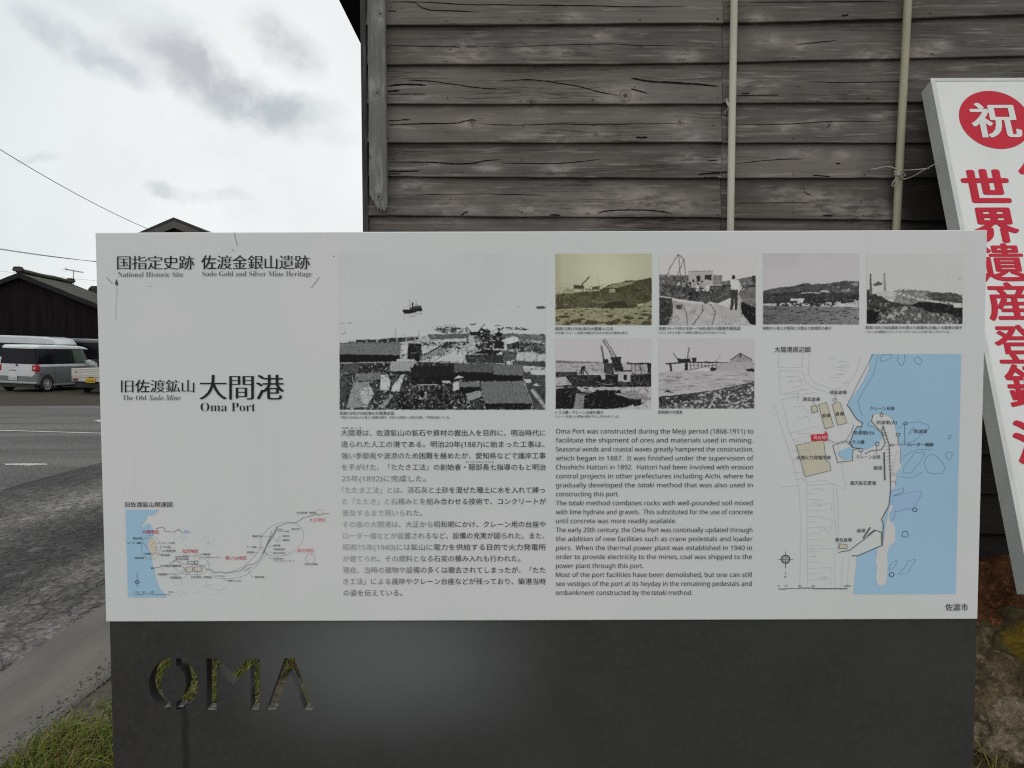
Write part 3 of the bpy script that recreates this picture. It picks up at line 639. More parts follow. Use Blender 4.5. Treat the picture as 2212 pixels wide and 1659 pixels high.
# main photograph: steamer off the harbour, tiled roofs in front
r = Ras(37, 22, 2018, 1526, 430, 1, 168)
r.I += 8 * r.n(500) + 3 * r.n(20)
r.fill([(640, 565), (655, 603), (710, 602), (795, 582), (833, 570), (832, 555), (815, 528), (770, 545), (700, 562)], 28, 8); r.fill([(700, 560), (715, 542), (800, 528), (812, 545), (760, 556)], 62, 30, 6); r.fill([(731, 492), (742, 492), (744, 548), (731, 548)], 22)
r.line([(713, 466), (713, 560)], 3, 70); r.line([(772, 466), (772, 545)], 3, 80); r.line([(650, 545), (713, 520), (772, 515), (825, 530)], 2, 110)
r.speck([(640, 605), (830, 580), (830, 640), (640, 660)], 140, .12, 40, 8)
r.fill([(1925, 548), (1940, 533), (2000, 533), (2018, 545), (2018, 556), (1940, 557)], 70, 25, 8); r.line([(1748, 534), (1776, 535)], 5, 105); r.line([(300, 138), (330, 141)], 3, 140); r.line([(1870, 180), (1905, 186)], 3, 145); r.line([(455, 527), (470, 527)], 4, 120)
r.line([(40, 695), (85, 696)], 4, 110); r.line([(118, 690), (160, 697)], 5, 95); r.line([(45, 738), (75, 742)], 3, 125); r.line([(50, 795), (95, 796), (92, 760)], 4, 90)
land = [(37, 890), (200, 858), (790, 825), (900, 800), (1280, 790), (1600, 790), (2018, 800), (2018, 1526), (37, 1526)]
r.fill(land, 150, 45, 25); r.speck(land, 40, .13, 26, 16, amp=30)
for q in ([(920, 735), (1000, 722), (1260, 745), (1270, 785), (1000, 790)], [(1520, 712), (1600, 715), (1600, 725), (1530, 722)], [(1540, 742), (1650, 732), (1780, 732), (1865, 760), (1800, 765), (1700, 752), (1560, 756)]): r.speck(q, 50, -.05, 22, 10, amp=25)
for i in range(9): r.line([(1050 + i * 14, 702 + (i % 3) * 10), (1050 + i * 14, 792)], 3, 85)
r.line([(1290, 698), (1315, 706), (1350, 700)], 8, 50)
r.fill([(195, 855), (400, 850), (790, 822), (800, 850), (600, 878), (195, 880)], 48, 16, 12); 
for x in (300, 400, 500, 590, 680, 760): r.fill([(x - 6, 846 - (x - 300) * .04), (x + 6, 846 - (x - 300) * .04), (x + 6, 882), (x - 6, 882)], 130)
r.line([(573, 752), (575, 880)], 3, 70); r.line([(800, 762), (802, 870)], 3, 75); r.line([(1143, 760), (1143, 930)], 3, 70)
r.fill([(890, 812), (1000, 800), (1280, 796), (1280, 838), (1000, 845), (920, 855)], 78, 30, 9); r.fill([(1590, 792), (2018, 808), (2018, 870), (1600, 835)], 85, 32, 10)
r.fill([(930, 855), (1260, 845), (1260, 872), (930, 878)], 165, 12); r.speck([(820, 880), (1270, 870), (1270, 930), (820, 930)], 35, .02, 20, 10)
r.truss((1700, 850), (2015, 905), 80, 20, 5, 45); r.line([(1650, 835), (2018, 900)], 6, 60); r.speck([(1780, 870), (2018, 900), (2018, 1000), (1780, 960)], 45, .03, 16, 12)
r.fill([(37, 885), (622, 885), (618, 1000), (37, 993)], 96, 18, 7); r.line([(37, 884), (622, 884)], 5, 45); r.fill([(37, 993), (618, 1000), (612, 1060), (37, 1072)], 14, 4); r.fill([(37, 1074), (520, 1070), (520, 1085), (37, 1090)], 120, 30, 12)
r.fill([(635, 905), (700, 905), (690, 980), (625, 990)], 168, 20); r.fill([(705, 888), (818, 888), (830, 990), (800, 1070), (690, 1035), (690, 960)], 24, 16, 10); r.line([(700, 886), (822, 886)], 8, 150)
r.fill([(830, 905), (1000, 910), (960, 1040), (830, 1000)], 160, 20); r.line([(800, 1015), (900, 975), (1000, 920), (1110, 892)], 14, 45); r.truss((810, 1010), (1100, 900), 60, 13, 5, 50)
r.fill([(940, 1060), (1100, 960), (1150, 930), (1260, 985), (1230, 1060)], 166, 14, 30); r.line([(900, 1080), (1150, 950)], 4, 70); r.line([(1180, 930), (1170, 1000)], 4, 50); r.line([(1200, 930), (1225, 1000)], 4, 50)
r.speck([(1370, 740), (1600, 760), (1610, 930), (1400, 960), (1280, 860)], 30, -.04, 24, 18, amp=20); r.fill([(1275, 832), (1330, 815), (1350, 900), (1290, 925)], 148, 25, 12); r.line([(1258, 730), (1310, 790), (1385, 865)], 11, 60); r.line([(1435, 700), (1380, 760), (1330, 835)], 7, 80); r.fill([(1285, 780), (1365, 775), (1365, 815), (1290, 812)], 30, 15); r.line([(1400, 745), (1510, 845), (1560, 870)], 9, 40); r.line([(1390, 800), (1440, 930)], 7, 35)
r.fill([(1525, 865), (1600, 850), (1640, 940), (1530, 935)], 28, 12); r.fill([(1585, 862), (1690, 820), (1745, 822), (1765, 868), (1690, 895), (1650, 900)], 176); r.fill([(1640, 900), (1765, 868), (1770, 940), (1650, 945)], 40, 30, 12); r.fill([(1615, 880), (1650, 900), (1648, 945), (1618, 940)], 165); r.line([(1760, 880), (1765, 970)], 8, 20)
r.fill([(1770, 985), (2018, 990), (2018, 1045), (1850, 1060), (1760, 1050)], 158, 18, 20); r.fill([(1590, 960), (1740, 965), (1730, 1050), (1620, 1060)], 70, 45, 14); r.fill([(1700, 1060), (2018, 1060), (2018, 1115), (1700, 1100)], 62, 38, 12)
r.fill([(1320, 985), (1410, 950), (1600, 955), (1540, 1000)], 24, 10); r.fill([(1225, 1010), (1250, 1000), (1265, 1070), (1230, 1070)], 150); r.tile([(1245, 998), (1610, 998), (1616, 1082), (1262, 1072)], 46, 8, 10)
low = [(37, 1088), (450, 1075), (930, 1070), (1640, 1090), (1800, 1100), (1800, 1526), (37, 1526)]
r.fill(low, 42, 40, 14); r.speck(low, 150, .17, 18, 14, amp=20)
for q, v, per in (([(1140, 1075), (1500, 1082), (1506, 1168), (1140, 1160)], 74, 11), ([(1503, 1093), (1785, 1093), (1806, 1196), (1518, 1190)], 88, 12), ([(530, 1062), (757, 1060), (735, 1156), (520, 1155)], 132, 13), ([(590, 1036), (760, 1040), (757, 1060), (588, 1060)], 158, 9), ([(80, 1092), (230, 1088), (215, 1170), (40, 1190)], 66, 10), ([(190, 1175), (430, 1165), (415, 1240), (190, 1255)], 98, 12),
                  ([(40, 1200), (125, 1200), (100, 1410), (40, 1440)], 58, 11), ([(170, 1260), (330, 1260), (285, 1500), (105, 1510)], 122, 12), ([(1185, 1258), (1378, 1260), (1392, 1308), (1190, 1306)], 96, 10), ([(1390, 1258), (1800, 1248), (1892, 1462), (1432, 1466)], 92, 13)): r.tile(q, v, 26, per, .15)
r.tile([(720, 1116), (1138, 1100), (1140, 1195), (725, 1250)], 26, 10, 11); r.fill([(725, 1225), (1140, 1190), (1140, 1255), (960, 1290), (730, 1290)], 15, 6); r.fill([(1140, 1166), (1500, 1170), (1520, 1192), (1800, 1200), (1805, 1246), (1400, 1250), (1140, 1230)], 18, 8); r.fill([(1130, 1225), (1185, 1190), (1240, 1215), (1180, 1222)], 168); r.fill([(525, 1158), (735, 1158), (720, 1200), (560, 1180)], 30, 10)
r.line([(790, 1284), (985, 1287)], 9, 165); r.fill([(1190, 1308), (1385, 1308), (1380, 1345), (1200, 1370)], 14); r.fill([(1430, 1468), (1890, 1464), (1880, 1526), (1450, 1526)], 20, 14, 10); r.fill([(1250, 1370), (1385, 1340), (1410, 1395), (1265, 1450)], 122, 30, 9); r.fill([(785, 1450), (830, 1360), (880, 1350), (870, 1410)], 128, 25, 9)
r.fill([(430, 1190), (500, 1185), (525, 1250), (515, 1340), (430, 1335)], 166, 14, 20, rag=6); r.fill([(555, 1290), (620, 1200), (665, 1180), (640, 1260), (605, 1350), (530, 1345)], 168, 10, 20, rag=6); r.fill([(230, 1330), (330, 1290), (370, 1370), (300, 1500), (270, 1510)], 150, 25, 40, rag=10); r.fill([(410, 1500), (520, 1390), (560, 1380), (470, 1515)], 118, 30, 30, rag=10); r.speck([(610, 1350), (1250, 1330), (1260, 1526), (560, 1526)], 14, .0, 22)
r.fill([(1020, 1250), (1100, 1250), (1110, 1275), (1030, 1272)], 150, 30, 8); r.fill([(1130, 1260), (1180, 1250), (1190, 1330), (1130, 1345)], 160, 15)
r.fill([(1800, 1170), (2018, 1150), (2018, 1526), (1890, 1526), (1895, 1460), (1810, 1250)], 60, 30, 14); r.fill([(1790, 1105), (1920, 1105), (1910, 1132), (1800, 1130)], 160); r.fill([(1865, 1150), (2018, 1148), (2018, 1195), (1880, 1190)], 165); r.fill([(1810, 1230), (1875, 1230), (1880, 1262), (1830, 1270)], 160); r.fill([(1870, 1340), (1900, 1320), (2018, 1480), (2018, 1515), (2000, 1510)], 140, 18, 12); r.fill([(1900, 1290), (1930, 1272), (1970, 1295), (1935, 1300)], 165)
r.clutter([(620, 800), (2018, 800), (2018, 1070), (620, 1070)], 420, 40, 20, 170, 2.2); r.clutter([(37, 1090), (720, 1160), (1180, 1330), (1400, 1500), (1900, 1480), (2018, 1200), (2018, 1526), (37, 1526)], 480, 45, 15, 165, 2.5, .9)
r.I += 10 * r.n(6)
r.obj(zoom(*Z_MAIN, .0005), 'largest photograph: steamer offshore beyond harbour cranes and tiled roofs', lambda i: (i * .985, i, i))

# sepia inlet photograph
r = Ras(60, 82, 953, 746, 210, 2, 158); r.I = 152 + 20 * np.exp(-((r.X - 520) / 330) ** 2 - ((r.Y - 260) / 260) ** 2) + 10 * r.n(300) + 4 * r.n(15) - 12 * (r.X < 130) * (130 - r.X) / 70
r.fill([(470, 420), (560, 375), (640, 355), (720, 335), (820, 330), (953, 305), (953, 470), (470, 470)], 62, 22, 30); r.fill([(520, 400), (640, 358), (800, 340), (780, 360), (640, 400)], 118, 18, 20); r.fill([(60, 465), (250, 440), (470, 430), (953, 460), (953, 540), (60, 590)], 70, 30, 16)
r.fill([(60, 460), (250, 450), (255, 590), (60, 600)], 72, 40, 10); r.fill([(130, 412), (240, 412), (238, 455), (132, 458)], 130, 15, 20); r.line([(118, 455), (240, 458)], 5, 50); r.fill([(228, 372), (322, 378), (322, 412), (228, 408)], 60, 35, 9); r.line([(228, 374), (322, 380)], 4, 50); r.line([(300, 378), (373, 298)], 11, 58); r.line([(285, 410), (380, 410)], 4, 60)
r.line([(445, 293), (472, 375)], 3, 110); r.line([(660, 395), (715, 328)], 6, 85); r.fill([(395, 392), (470, 380), (470, 410), (400, 420)], 75, 30, 8); r.line([(320, 412), (560, 420), (600, 440)], 7, 80); r.fill([(555, 412), (612, 412), (612, 445), (555, 445)], 128, 12); r.line([(555, 446), (612, 446)], 4, 60); r.truss((290, 420), (480, 430), 90, 7, 4, 55); r.line([(470, 380), (478, 510)], 5, 110)
r.fill([(250, 470), (480, 470), (700, 480), (820, 470), (810, 590), (400, 590), (255, 580)], 74, 26, 18); r.fill([(375, 515), (520, 520), (560, 530), (500, 558), (440, 545)], 92, 12); r.fill([(540, 540), (700, 520), (815, 515), (800, 590), (480, 595)], 48, 10, 20); r.fill([(700, 490), (820, 480), (825, 580), (720, 570)], 75, 12); r.fill([(815, 470), (953, 462), (953, 515), (820, 515)], 58, 12); r.line([(60, 590), (300, 590), (520, 545)], 4, 30)
r.line([(918, 310), (922, 465)], 3, 60); r.fill([(60, 600), (400, 595), (800, 585), (953, 515), (953, 746), (60, 746)], 118, 26, 26, 10); r.speck([(60, 620), (953, 540), (953, 746), (60, 746)], 62, .13, 60, 22, amp=15)
for x, y, a, b in ((250, 712, 60, 18), (395, 722, 70, 18), (575, 664, 26, 12), (740, 680, 50, 16), (720, 720, 40, 16), (890, 650, 45, 14), (900, 725, 50, 18), (640, 700, 35, 12), (120, 670, 40, 10), (300, 690, 38, 9)): r.fill(ell(x, y, a, b, 14), 66, 18, 8)
r.clutter([(60, 400), (953, 330), (953, 560), (60, 600)], 170, 45, 40, 125, 2)
r.I += 8 * r.n(6)
r.obj(zoom(*Z_PH, .0005), 'olive tinted photograph of the inlet with a stone foreground', lambda i: (i * .99, i * .985 - 1, i * .89 - 15 + np.clip((i - 130) / 30, 0, 1) * 8))

# trolley work photograph
r = Ras(1022, 82, 1918, 746, 210, 3, 170); r.I += 6 * r.n(200)
r.fill([(1022, 275), (1300, 285), (1300, 470), (1022, 470)], 80, 50, 14); r.line([(1022, 283), (1300, 290)], 8, 110); r.fill([(1292, 245), (1522, 243), (1525, 375), (1292, 380)], 140, 14, 12); r.line([(1292, 246), (1522, 244)], 5, 90); r.fill([(1370, 285), (1402, 285), (1402, 345), (1370, 345)], 40); r.fill([(1445, 283), (1508, 283), (1508, 328), (1445, 328)], 45, 20); r.fill([(1525, 280), (1605, 282), (1605, 370), (1525, 372)], 105, 30, 10)
r.fill([(1605, 340), (1700, 330), (1900, 290), (1918, 285), (1918, 400), (1605, 400)], 90, 50, 18); r.fill([(1880, 290), (1918, 285), (1918, 350), (1880, 340)], 45, 20)
for a, b, wd in (((1200, 88), (1115, 225), 7), ((1200, 88), (1220, 300), 7), ((1200, 88), (1250, 135), 8), ((1250, 135), (1275, 330), 7), ((1250, 140), (1180, 310), 6), ((1115, 225), (1085, 320), 5)): r.line([a, b], wd, 78)
r.fill([(1022, 370), (1300, 380), (1480, 400), (1480, 540), (1240, 510), (1022, 470)], 66, 50, 20); r.fill([(1480, 382), (1690, 385), (1690, 490), (1560, 550), (1480, 520)], 66, 34, 24); r.line([(1470, 385), (1918, 378)], 10, 45); r.fill([(1760, 460), (1820, 400), (1918, 395), (1918, 590), (1800, 540)], 95, 30, 40); r.line([(1760, 460), (1800, 400), (1918, 385)], 9, 40); r.fill([(1770, 520), (1918, 590), (1918, 746), (1870, 740), (1790, 640)], 18, 8)
r.fill([(1022, 480), (1140, 495), (1150, 600), (1110, 746), (1022, 746)], 48, 22, 30); r.line([(1022, 482), (1142, 498)], 7, 140)
r.fill([(1145, 520), (1300, 540), (1560, 555), (1770, 600), (1860, 746), (1105, 746), (1150, 610)], 150, 18, 40); r.fill([(1140, 510), (1230, 540), (1235, 600), (1150, 590)], 125, 30, 20); r.fill([(1180, 560), (1235, 555), (1230, 600), (1185, 595)], 60, 20)
for q in ([(1240, 560), (1275, 640), (1285, 746)], [(1420, 560), (1430, 610), (1330, 746)], [(1500, 556), (1545, 620), (1510, 746)], [(1150, 620), (1120, 746)]): r.line(q, 9, 85)
for x in (1600, 1680, 1760, 1820): r.line([(x, 690), (x + 20, 746)], 4, 115)
for x, y, h, sh, lg in ((1310, 520, 180, 50, 30), (1340, 470, 150, 150, 50), (1380, 500, 150, 165, 40), (1420, 460, 130, 140, 60), (1205, 430, 110, 150, 50), (1160, 420, 100, 90, 40), (1250, 450, 120, 120, 40), (1060, 400, 90, 110, 60), (1110, 330, 70, 160, 80)): r.person(x, y, h, sh, lg)
r.fill([(1420, 420), (1470, 375), (1495, 385), (1480, 430), (1440, 440)], 172); r.fill([(1395, 430), (1465, 430), (1470, 545), (1440, 550), (1430, 470), (1390, 530), (1370, 520)], 62, 15); r.fill(ell(1500, 362, 15, 15, 12), 150)
r.fill([(1680, 330), (1760, 325), (1775, 420), (1690, 425)], 180); r.fill([(1690, 420), (1755, 420), (1745, 605), (1722, 605), (1718, 480), (1705, 605), (1680, 605)], 52, 12); r.fill(ell(1713, 300, 17, 22, 16), 45); r.line([(1760, 340), (1785, 400), (1760, 430)], 12, 165); r.line([(1765, 480), (1775, 665)], 22, 135)
r.clutter([(1022, 290), (1300, 290), (1480, 390), (1690, 390), (1560, 550), (1022, 480)], 170, 40, 25, 160, 2.4, .8); r.clutter([(1022, 480), (1918, 560), (1918, 746), (1022, 746)], 90, 60, 60, 165, 2)
r.I += 9 * r.n(7)
r.obj(zoom(*Z_PH, .0005), 'photograph of men loading from a curved trolley track', lambda i: (i, i * .99, i * .98))

# truss bridge and crane photograph
r = Ras(62, 866, 948, 1524, 210, 4, 160); r.I = 164 + 6 * r.n(200)
r.fill([(62, 1072), (250, 1080), (520, 1090), (500, 1100), (62, 1100)], 95, 20, 14); r.fill([(62, 1098), (948, 1098), (948, 1200), (62, 1190)], 142, 12, 60, 6); r.speck([(62, 1120), (500, 1110), (500, 1190), (62, 1180)], 100, .16, 40, 6)
r.fill([(62, 1178), (265, 1182), (265, 1215), (62, 1215)], 45, 20, 10); r.fill([(62, 1215), (948, 1200), (948, 1330), (62, 1330)], 45, 45, 16); r.fill([(62, 1230), (150, 1220), (215, 1300), (62, 1310)], 150, 20, 16)
r.truss((500, 885), (680, 1165), 0, 1, 1, 60); r.line([(500, 882), (655, 1160)], 5, 45); r.line([(520, 872), (690, 1150)], 5, 45)
for i in range(16): t = i / 15; r.line([(500 + 155 * t, 882 + 278 * t), (520 + 170 * min(1, t + .04), 872 + 278 * min(1, t + .04))], 4, 55)
r.line([(490, 940), (512, 1065)], 12, 85); r.line([(480, 935), (500, 1060)], 4, 60); r.fill([(500, 1062), (550, 1060), (550, 1095), (502, 1098)], 35, 10); r.fill([(505, 1095), (600, 1098), (600, 1200), (515, 1200)], 55, 35, 14); r.fill([(570, 1045), (670, 1040), (665, 1085), (690, 1160), (610, 1165)], 40, 25, 12)
r.fill([(690, 1085), (755, 1085), (758, 1160), (695, 1160)], 150, 15); r.fill([(722, 1092), (745, 1092), (745, 1112), (722, 1112)], 60); r.line([(640, 1150), (690, 1165)], 14, 25)
r.line([(755, 1102), (948, 1104)], 14, 30); r.line([(800, 1110), (800, 1200)], 7, 50); r.line([(850, 1110), (855, 1190)], 7, 50); r.line([(770, 1108), (770, 1250)], 6, 55); r.fill([(912, 1104), (948, 1104), (948, 1200), (915, 1190)], 25); r.line([(830, 1110), (880, 1250)], 6, 45); r.line([(800, 1165), (900, 1165)], 4, 60)
r.fill([(635, 1180), (755, 1178), (760, 1268), (700, 1275), (630, 1262)], 148, 14, 16); r.fill([(692, 1205), (720, 1205), (720, 1258), (694, 1255)], 30); r.line([(620, 1172), (760, 1168)], 14, 40); r.speck([(770, 1190), (948, 1200), (948, 1320), (770, 1310)], 20, -.02, 16)
for a, b in (((316, 1132), (235, 1300)), ((316, 1132), (330, 1350)), ((316, 1132), (450, 1355)), ((305, 1132), (300, 1350)), ((250, 1230), (400, 1230)), ((235, 1290), (420, 1300))): r.line([a, b], 9, 38)
r.fill([(300, 1125), (335, 1125), (335, 1160), (300, 1160)], 35); r.fill([(400, 1210), (640, 1200), (640, 1310), (460, 1320)], 28, 18, 14); r.fill([(480, 1210), (520, 1205), (525, 1245), (490, 1255)], 150, 15); r.line([(440, 1270), (530, 1300), (610, 1290)], 5, 130)
r.fill([(62, 1320), (948, 1318), (948, 1400), (62, 1400)], 150, 30, 30); r.fill([(62, 1340), (240, 1320), (330, 1380), (330, 1524), (62, 1524)], 20, 10, 20); r.fill([(250, 1375), (330, 1380), (320, 1524), (225, 1524)], 112, 14, 30); r.fill([(330, 1400), (450, 1350), (650, 1350), (720, 1420), (860, 1440), (840, 1480), (600, 1524), (320, 1524)], 18, 12, 24); r.fill([(600, 1380), (800, 1350), (948, 1420), (948, 1450), (760, 1430)], 118, 40, 12, rag=8)
r.fill([(640, 1520), (760, 1490), (948, 1440), (948, 1524)], 158, 10); r.fill([(765, 1440), (850, 1430), (860, 1480), (790, 1500)], 25, 12); r.line([(780, 1290), (795, 1360)], 5, 60); r.speck([(62, 1320), (460, 1320), (460, 1390), (62, 1400)], 35, .05, 30, 10)
r.clutter([(62, 1180), (948, 1100), (948, 1524), (62, 1524)], 230, 50, 15, 150, 2.2)
r.I += 9 * r.n(7)
r.obj(zoom(*Z_PH, .0005), 'photograph of a tall lattice crane and truss footbridge', lambda i: (i, i * .985, i * .99))

# sea and shingle photograph
r = Ras(1018, 866, 1906, 1520, 210, 5, 162); r.I = 163 + 8 * r.n(200)
r.fill([(1690, 1090), (1690, 1065), (1775, 1008), (1885, 1070), (1885, 1090)], 120, 14, 12); r.line([(1685, 1068), (1775, 1006), (1890, 1072)], 7, 50); r.fill([(1768, 1015), (1785, 1015), (1785, 1045), (1768, 1045)], 50); r.line([(1545, 1088), (1595, 1022)], 4, 90)
r.line([(1085, 1104), (1300, 1090), (1560, 1092), (1700, 1098)], 11, 32); r.fill([(1550, 1095), (1906, 1090), (1906, 1165), (1700, 1172), (1555, 1172)], 138, 16, 20); r.fill([(1115, 1108), (1132, 1108), (1142, 1175), (1122, 1175)], 50); r.fill([(1262, 1100), (1288, 1100), (1290, 1180), (1255, 1180)], 28)
for x in range(1310, 1550, 34): r.line([(x, 1100), (x + 4, 1160)], 6, 60)
r.line([(1300, 1120), (1550, 1122)], 5, 75); r.line([(1300, 1160), (1550, 1110)], 5, 80); r.fill([(1500, 1140), (1550, 1140), (1550, 1172), (1500, 1172)], 40); r.line([(1155, 1010), (1205, 1085)], 8, 75); r.fill([(1195, 1055), (1240, 1060), (1240, 1090), (1195, 1092)], 40, 18); r.line([(1298, 955), (1283, 1060)], 10, 70); r.fill([(1240, 1060), (1310, 1058), (1310, 1095), (1240, 1092)], 35, 15); r.fill([(1322, 1048), (1365, 1046), (1362, 1085), (1330, 1085)], 38, 12)
r.fill([(1018, 1178), (1200, 1172), (1400, 1150), (1480, 1140), (1510, 1175), (1906, 1170), (1906, 1300), (1018, 1400)], 150, 18, 60, 10); r.speck([(1018, 1200), (1906, 1190), (1906, 1290), (1018, 1370)], 112, .1, 90, 9, amp=14); r.fill([(1340, 1170), (1430, 1140), (1490, 1150), (1500, 1175)], 168, 10); r.fill([(1825, 1155), (1906, 1150), (1906, 1180), (1840, 1182)], 40, 18); r.fill([(1070, 1368), (1100, 1345), (1140, 1365), (1170, 1360), (1150, 1370)], 40)
r.fill([(1018, 1410), (1250, 1385), (1550, 1345), (1906, 1270), (1906, 1520), (1018, 1520)], 66, 20, 12); r.speck([(1018, 1420), (1250, 1395), (1550, 1355), (1906, 1280), (1906, 1520), (1018, 1520)], 150, .07, 20, 12, amp=25); r.speck([(1018, 1410), (1350, 1380), (1350, 1440), (1018, 1500)], 40, -.05, 16, 9)
r.I += 9 * r.n(7)
r.obj(zoom(*Z_PH, .0005), 'photograph of surf and a shingle beach below a loading pier', lambda i: (i, i * .985, i * .99))

# hillside photograph
r = Ras(96, 80, 1012, 760, 210, 6, 164); r.I = 162 - 5 * np.clip((460 - r.X) / 60, 0, 1) * np.clip((270 - r.Y) / 90, 0, 1) + 8 * r.n(200)
r.fill([(96, 440), (180, 420), (260, 405), (380, 395), (510, 365), (560, 378), (700, 372), (870, 345), (1012, 352), (1012, 560), (96, 560)], 66, 26, 34); r.speck([(700, 380), (1012, 360), (1012, 450), (800, 450)], 118, .1, 50, 30, amp=10); r.fill([(96, 470), (500, 440), (1012, 470), (1012, 560), (96, 560)], 48, 26, 26)
r.fill([(460, 452), (640, 452), (640, 463), (460, 463)], 150); r.fill([(640, 445), (680, 428), (720, 440), (745, 455), (640, 458)], 140, 20, 10); r.fill([(358, 515), (490, 510), (480, 548), (420, 556), (356, 550)], 170); r.fill([(96, 560), (350, 552), (600, 560), (830, 540), (1012, 520), (1012, 592), (96, 580)], 150, 40, 12); r.speck([(220, 540), (1012, 520), (1012, 590), (220, 585)], 40, .0, 20, 16); r.fill([(800, 560), (1012, 545), (1012, 590), (810, 590)], 165, 15, 14)
r.fill([(96, 582), (1012, 592), (1012, 760), (96, 760)], 86, 14, 40, 7); r.I += np.where(r.Y > 585, (r.X - 96) / 916 * 25, 0); r.speck([(96, 600), (1012, 600), (1012, 760), (96, 760)], 58, .11, 40, 7, amp=10); r.clutter([(96, 430), (1012, 360), (1012, 590), (96, 580)], 160, 36, 40, 140, 1.8); r.I += 9 * r.n(7)
r.obj(zoom(*Z_PR, .0005), 'photograph of a dark hillside above the sea with white sheds', lambda i: (i, i * .985, i * .995))

# power plant photograph
r = Ras(1084, 80, 1998, 755, 210, 7, 167); r.I += 5 * r.n(200)
r.fill([(1340, 440), (1500, 430), (1700, 445), (1998, 480), (1998, 600), (1340, 560)], 110, 36, 24); r.fill([(1640, 480), (1700, 455), (1930, 460), (1998, 500), (1998, 560), (1720, 530)], 62, 26, 20); r.speck([(1350, 405), (1700, 440), (1720, 470), (1360, 440)], 90, .05, 24, 10)
r.fill([(1111, 275), (1130, 275), (1136, 480), (1114, 480)], 82, 10); r.fill([(1242, 270), (1264, 270), (1268, 505), (1250, 505)], 118, 12); r.fill([(1140, 382), (1180, 360), (1190, 345), (1235, 368), (1225, 382), (1160, 395)], 72, 25, 10); r.line([(1955, 325), (1975, 327)], 7, 100)
r.fill([(1084, 430), (1110, 430), (1110, 470), (1180, 470), (1240, 500), (1300, 540), (1420, 560), (1998, 600), (1998, 755), (1084, 755)], 48, 26, 24); r.fill([(1130, 440), (1370, 450), (1370, 490), (1200, 490)], 158, 14, 20); r.fill([(1260, 495), (1370, 490), (1350, 520), (1270, 522)], 148)
r.line([(1375, 465), (1560, 510), (1760, 545), (1900, 555)], 16, 165)
for i in range(11): r.line([(1410 + i * 45, 478 + i * 7.5), (1424 + i * 45, 480 + i * 7.5)], 8, 60)
r.line([(1400, 560), (1500, 575), (1560, 540)], 5, 130); r.line([(1560, 500), (1998, 500)], 3, 130); r.fill([(1500, 600), (1580, 540), (1800, 560), (1998, 600), (1998, 690), (1700, 640)], 20, 10, 20); r.fill([(1915, 555), (1998, 558), (1996, 600), (1915, 598)], 168)
bush = [(1300, 600), (1450, 585), (1600, 600), (1700, 650), (1870, 650), (1960, 720), (1960, 755), (1180, 755), (1220, 680)]
r.fill(bush, 78, 34, 22); r.speck(bush, 135, .11, 26, 20, amp=14); r.speck([(1090, 520), (1300, 520), (1300, 700), (1090, 700)], 115, .14, 26, 20, amp=12); r.speck(bush, 18, .17, 22); r.fill([(1084, 620), (1200, 640), (1180, 755), (1084, 755)], 16, 10, 20); r.clutter([(1084, 440), (1998, 470), (1998, 755), (1084, 755)], 200, 34, 25, 140, 2, .9)
r.I += 10 * r.n(7)
r.obj(zoom(*Z_PR, .0005), 'photograph of two chimneys and a white conveyor over bushes', lambda i: (i, i, i * .985))

# ------------------------------------------------------------------ plinth with the cut-out letters
def plinth():
    cu = bpy.data.curves.new('plinth', 'CURVE'); cu.dimensions = '2D'; cu.fill_mode = 'BOTH'; th = 0.030; cu.extrude = th / 2
    yp = YB + 0.004
    q = lambda pts: [(P[0], P[2]) for P in at_y([203.3 + a[0] * .33701 for a in pts], [1321.5 + a[1] * .33701 for a in pts], yp)]
    L = at_y([237, 2110], [1345, 1341], yp)
    x0, x1 = L[0][0], L[1][0]
    loops = [[(x0, 0.0), (x1, 0.0), (x1, bz0 - 0.0005), (x0, bz0 - 0.0005)]]
    o1 = [(x, y) for x, y in ell(508, 465, 157, 170, 26, 97, 263)] + [(x, y) for x, y in ell(508, 463, 80, 118, 22, 260, 100)]
    o2 = [(x, y) for x, y in ell(508, 465, 157, 170, 26, -83, 83)] + [(x, y) for x, y in ell(508, 463, 80, 118, 22, 80, -80)]
    m_ = [(720, 633), (720, 300), (790, 300), (890, 395), (988, 300), (1060, 300), (1060, 633), (1002, 633), (1002, 362), (890, 470), (784, 362), (784, 633)]
    a_ = [(1100, 633), (1222, 298), (1282, 298), (1410, 633), (1345, 633), (1254, 392), (1168, 633)]
    loops += [q(l_) for l_ in (o1, o2, m_, a_)]
    for lp in loops:
        sp = cu.splines.new('POLY'); sp.points.add(len(lp) - 1); sp.use_cyclic_u = True
        for pt, (x, z) in zip(sp.points, lp): pt.co = (x, z, 0, 1)
    tmp = bpy.data.objects.new('tmp', cu); COL.objects.link(tmp)
    dg = bpy.context.evaluated_depsgraph_get(); dg.update()
    me = bpy.data.meshes.new_from_object(tmp.evaluated_get(dg)); bpy.data.objects.remove(tmp)
    me.transform(Matrix.Translation((0, yp + th / 2, 0)) @ Matrix.Rotation(R(90), 4, 'X')); me.name = 'plinth'; me.materials.clear()
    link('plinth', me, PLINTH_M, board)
    return x0, x1
px0, px1 = plinth()
ld = MB()
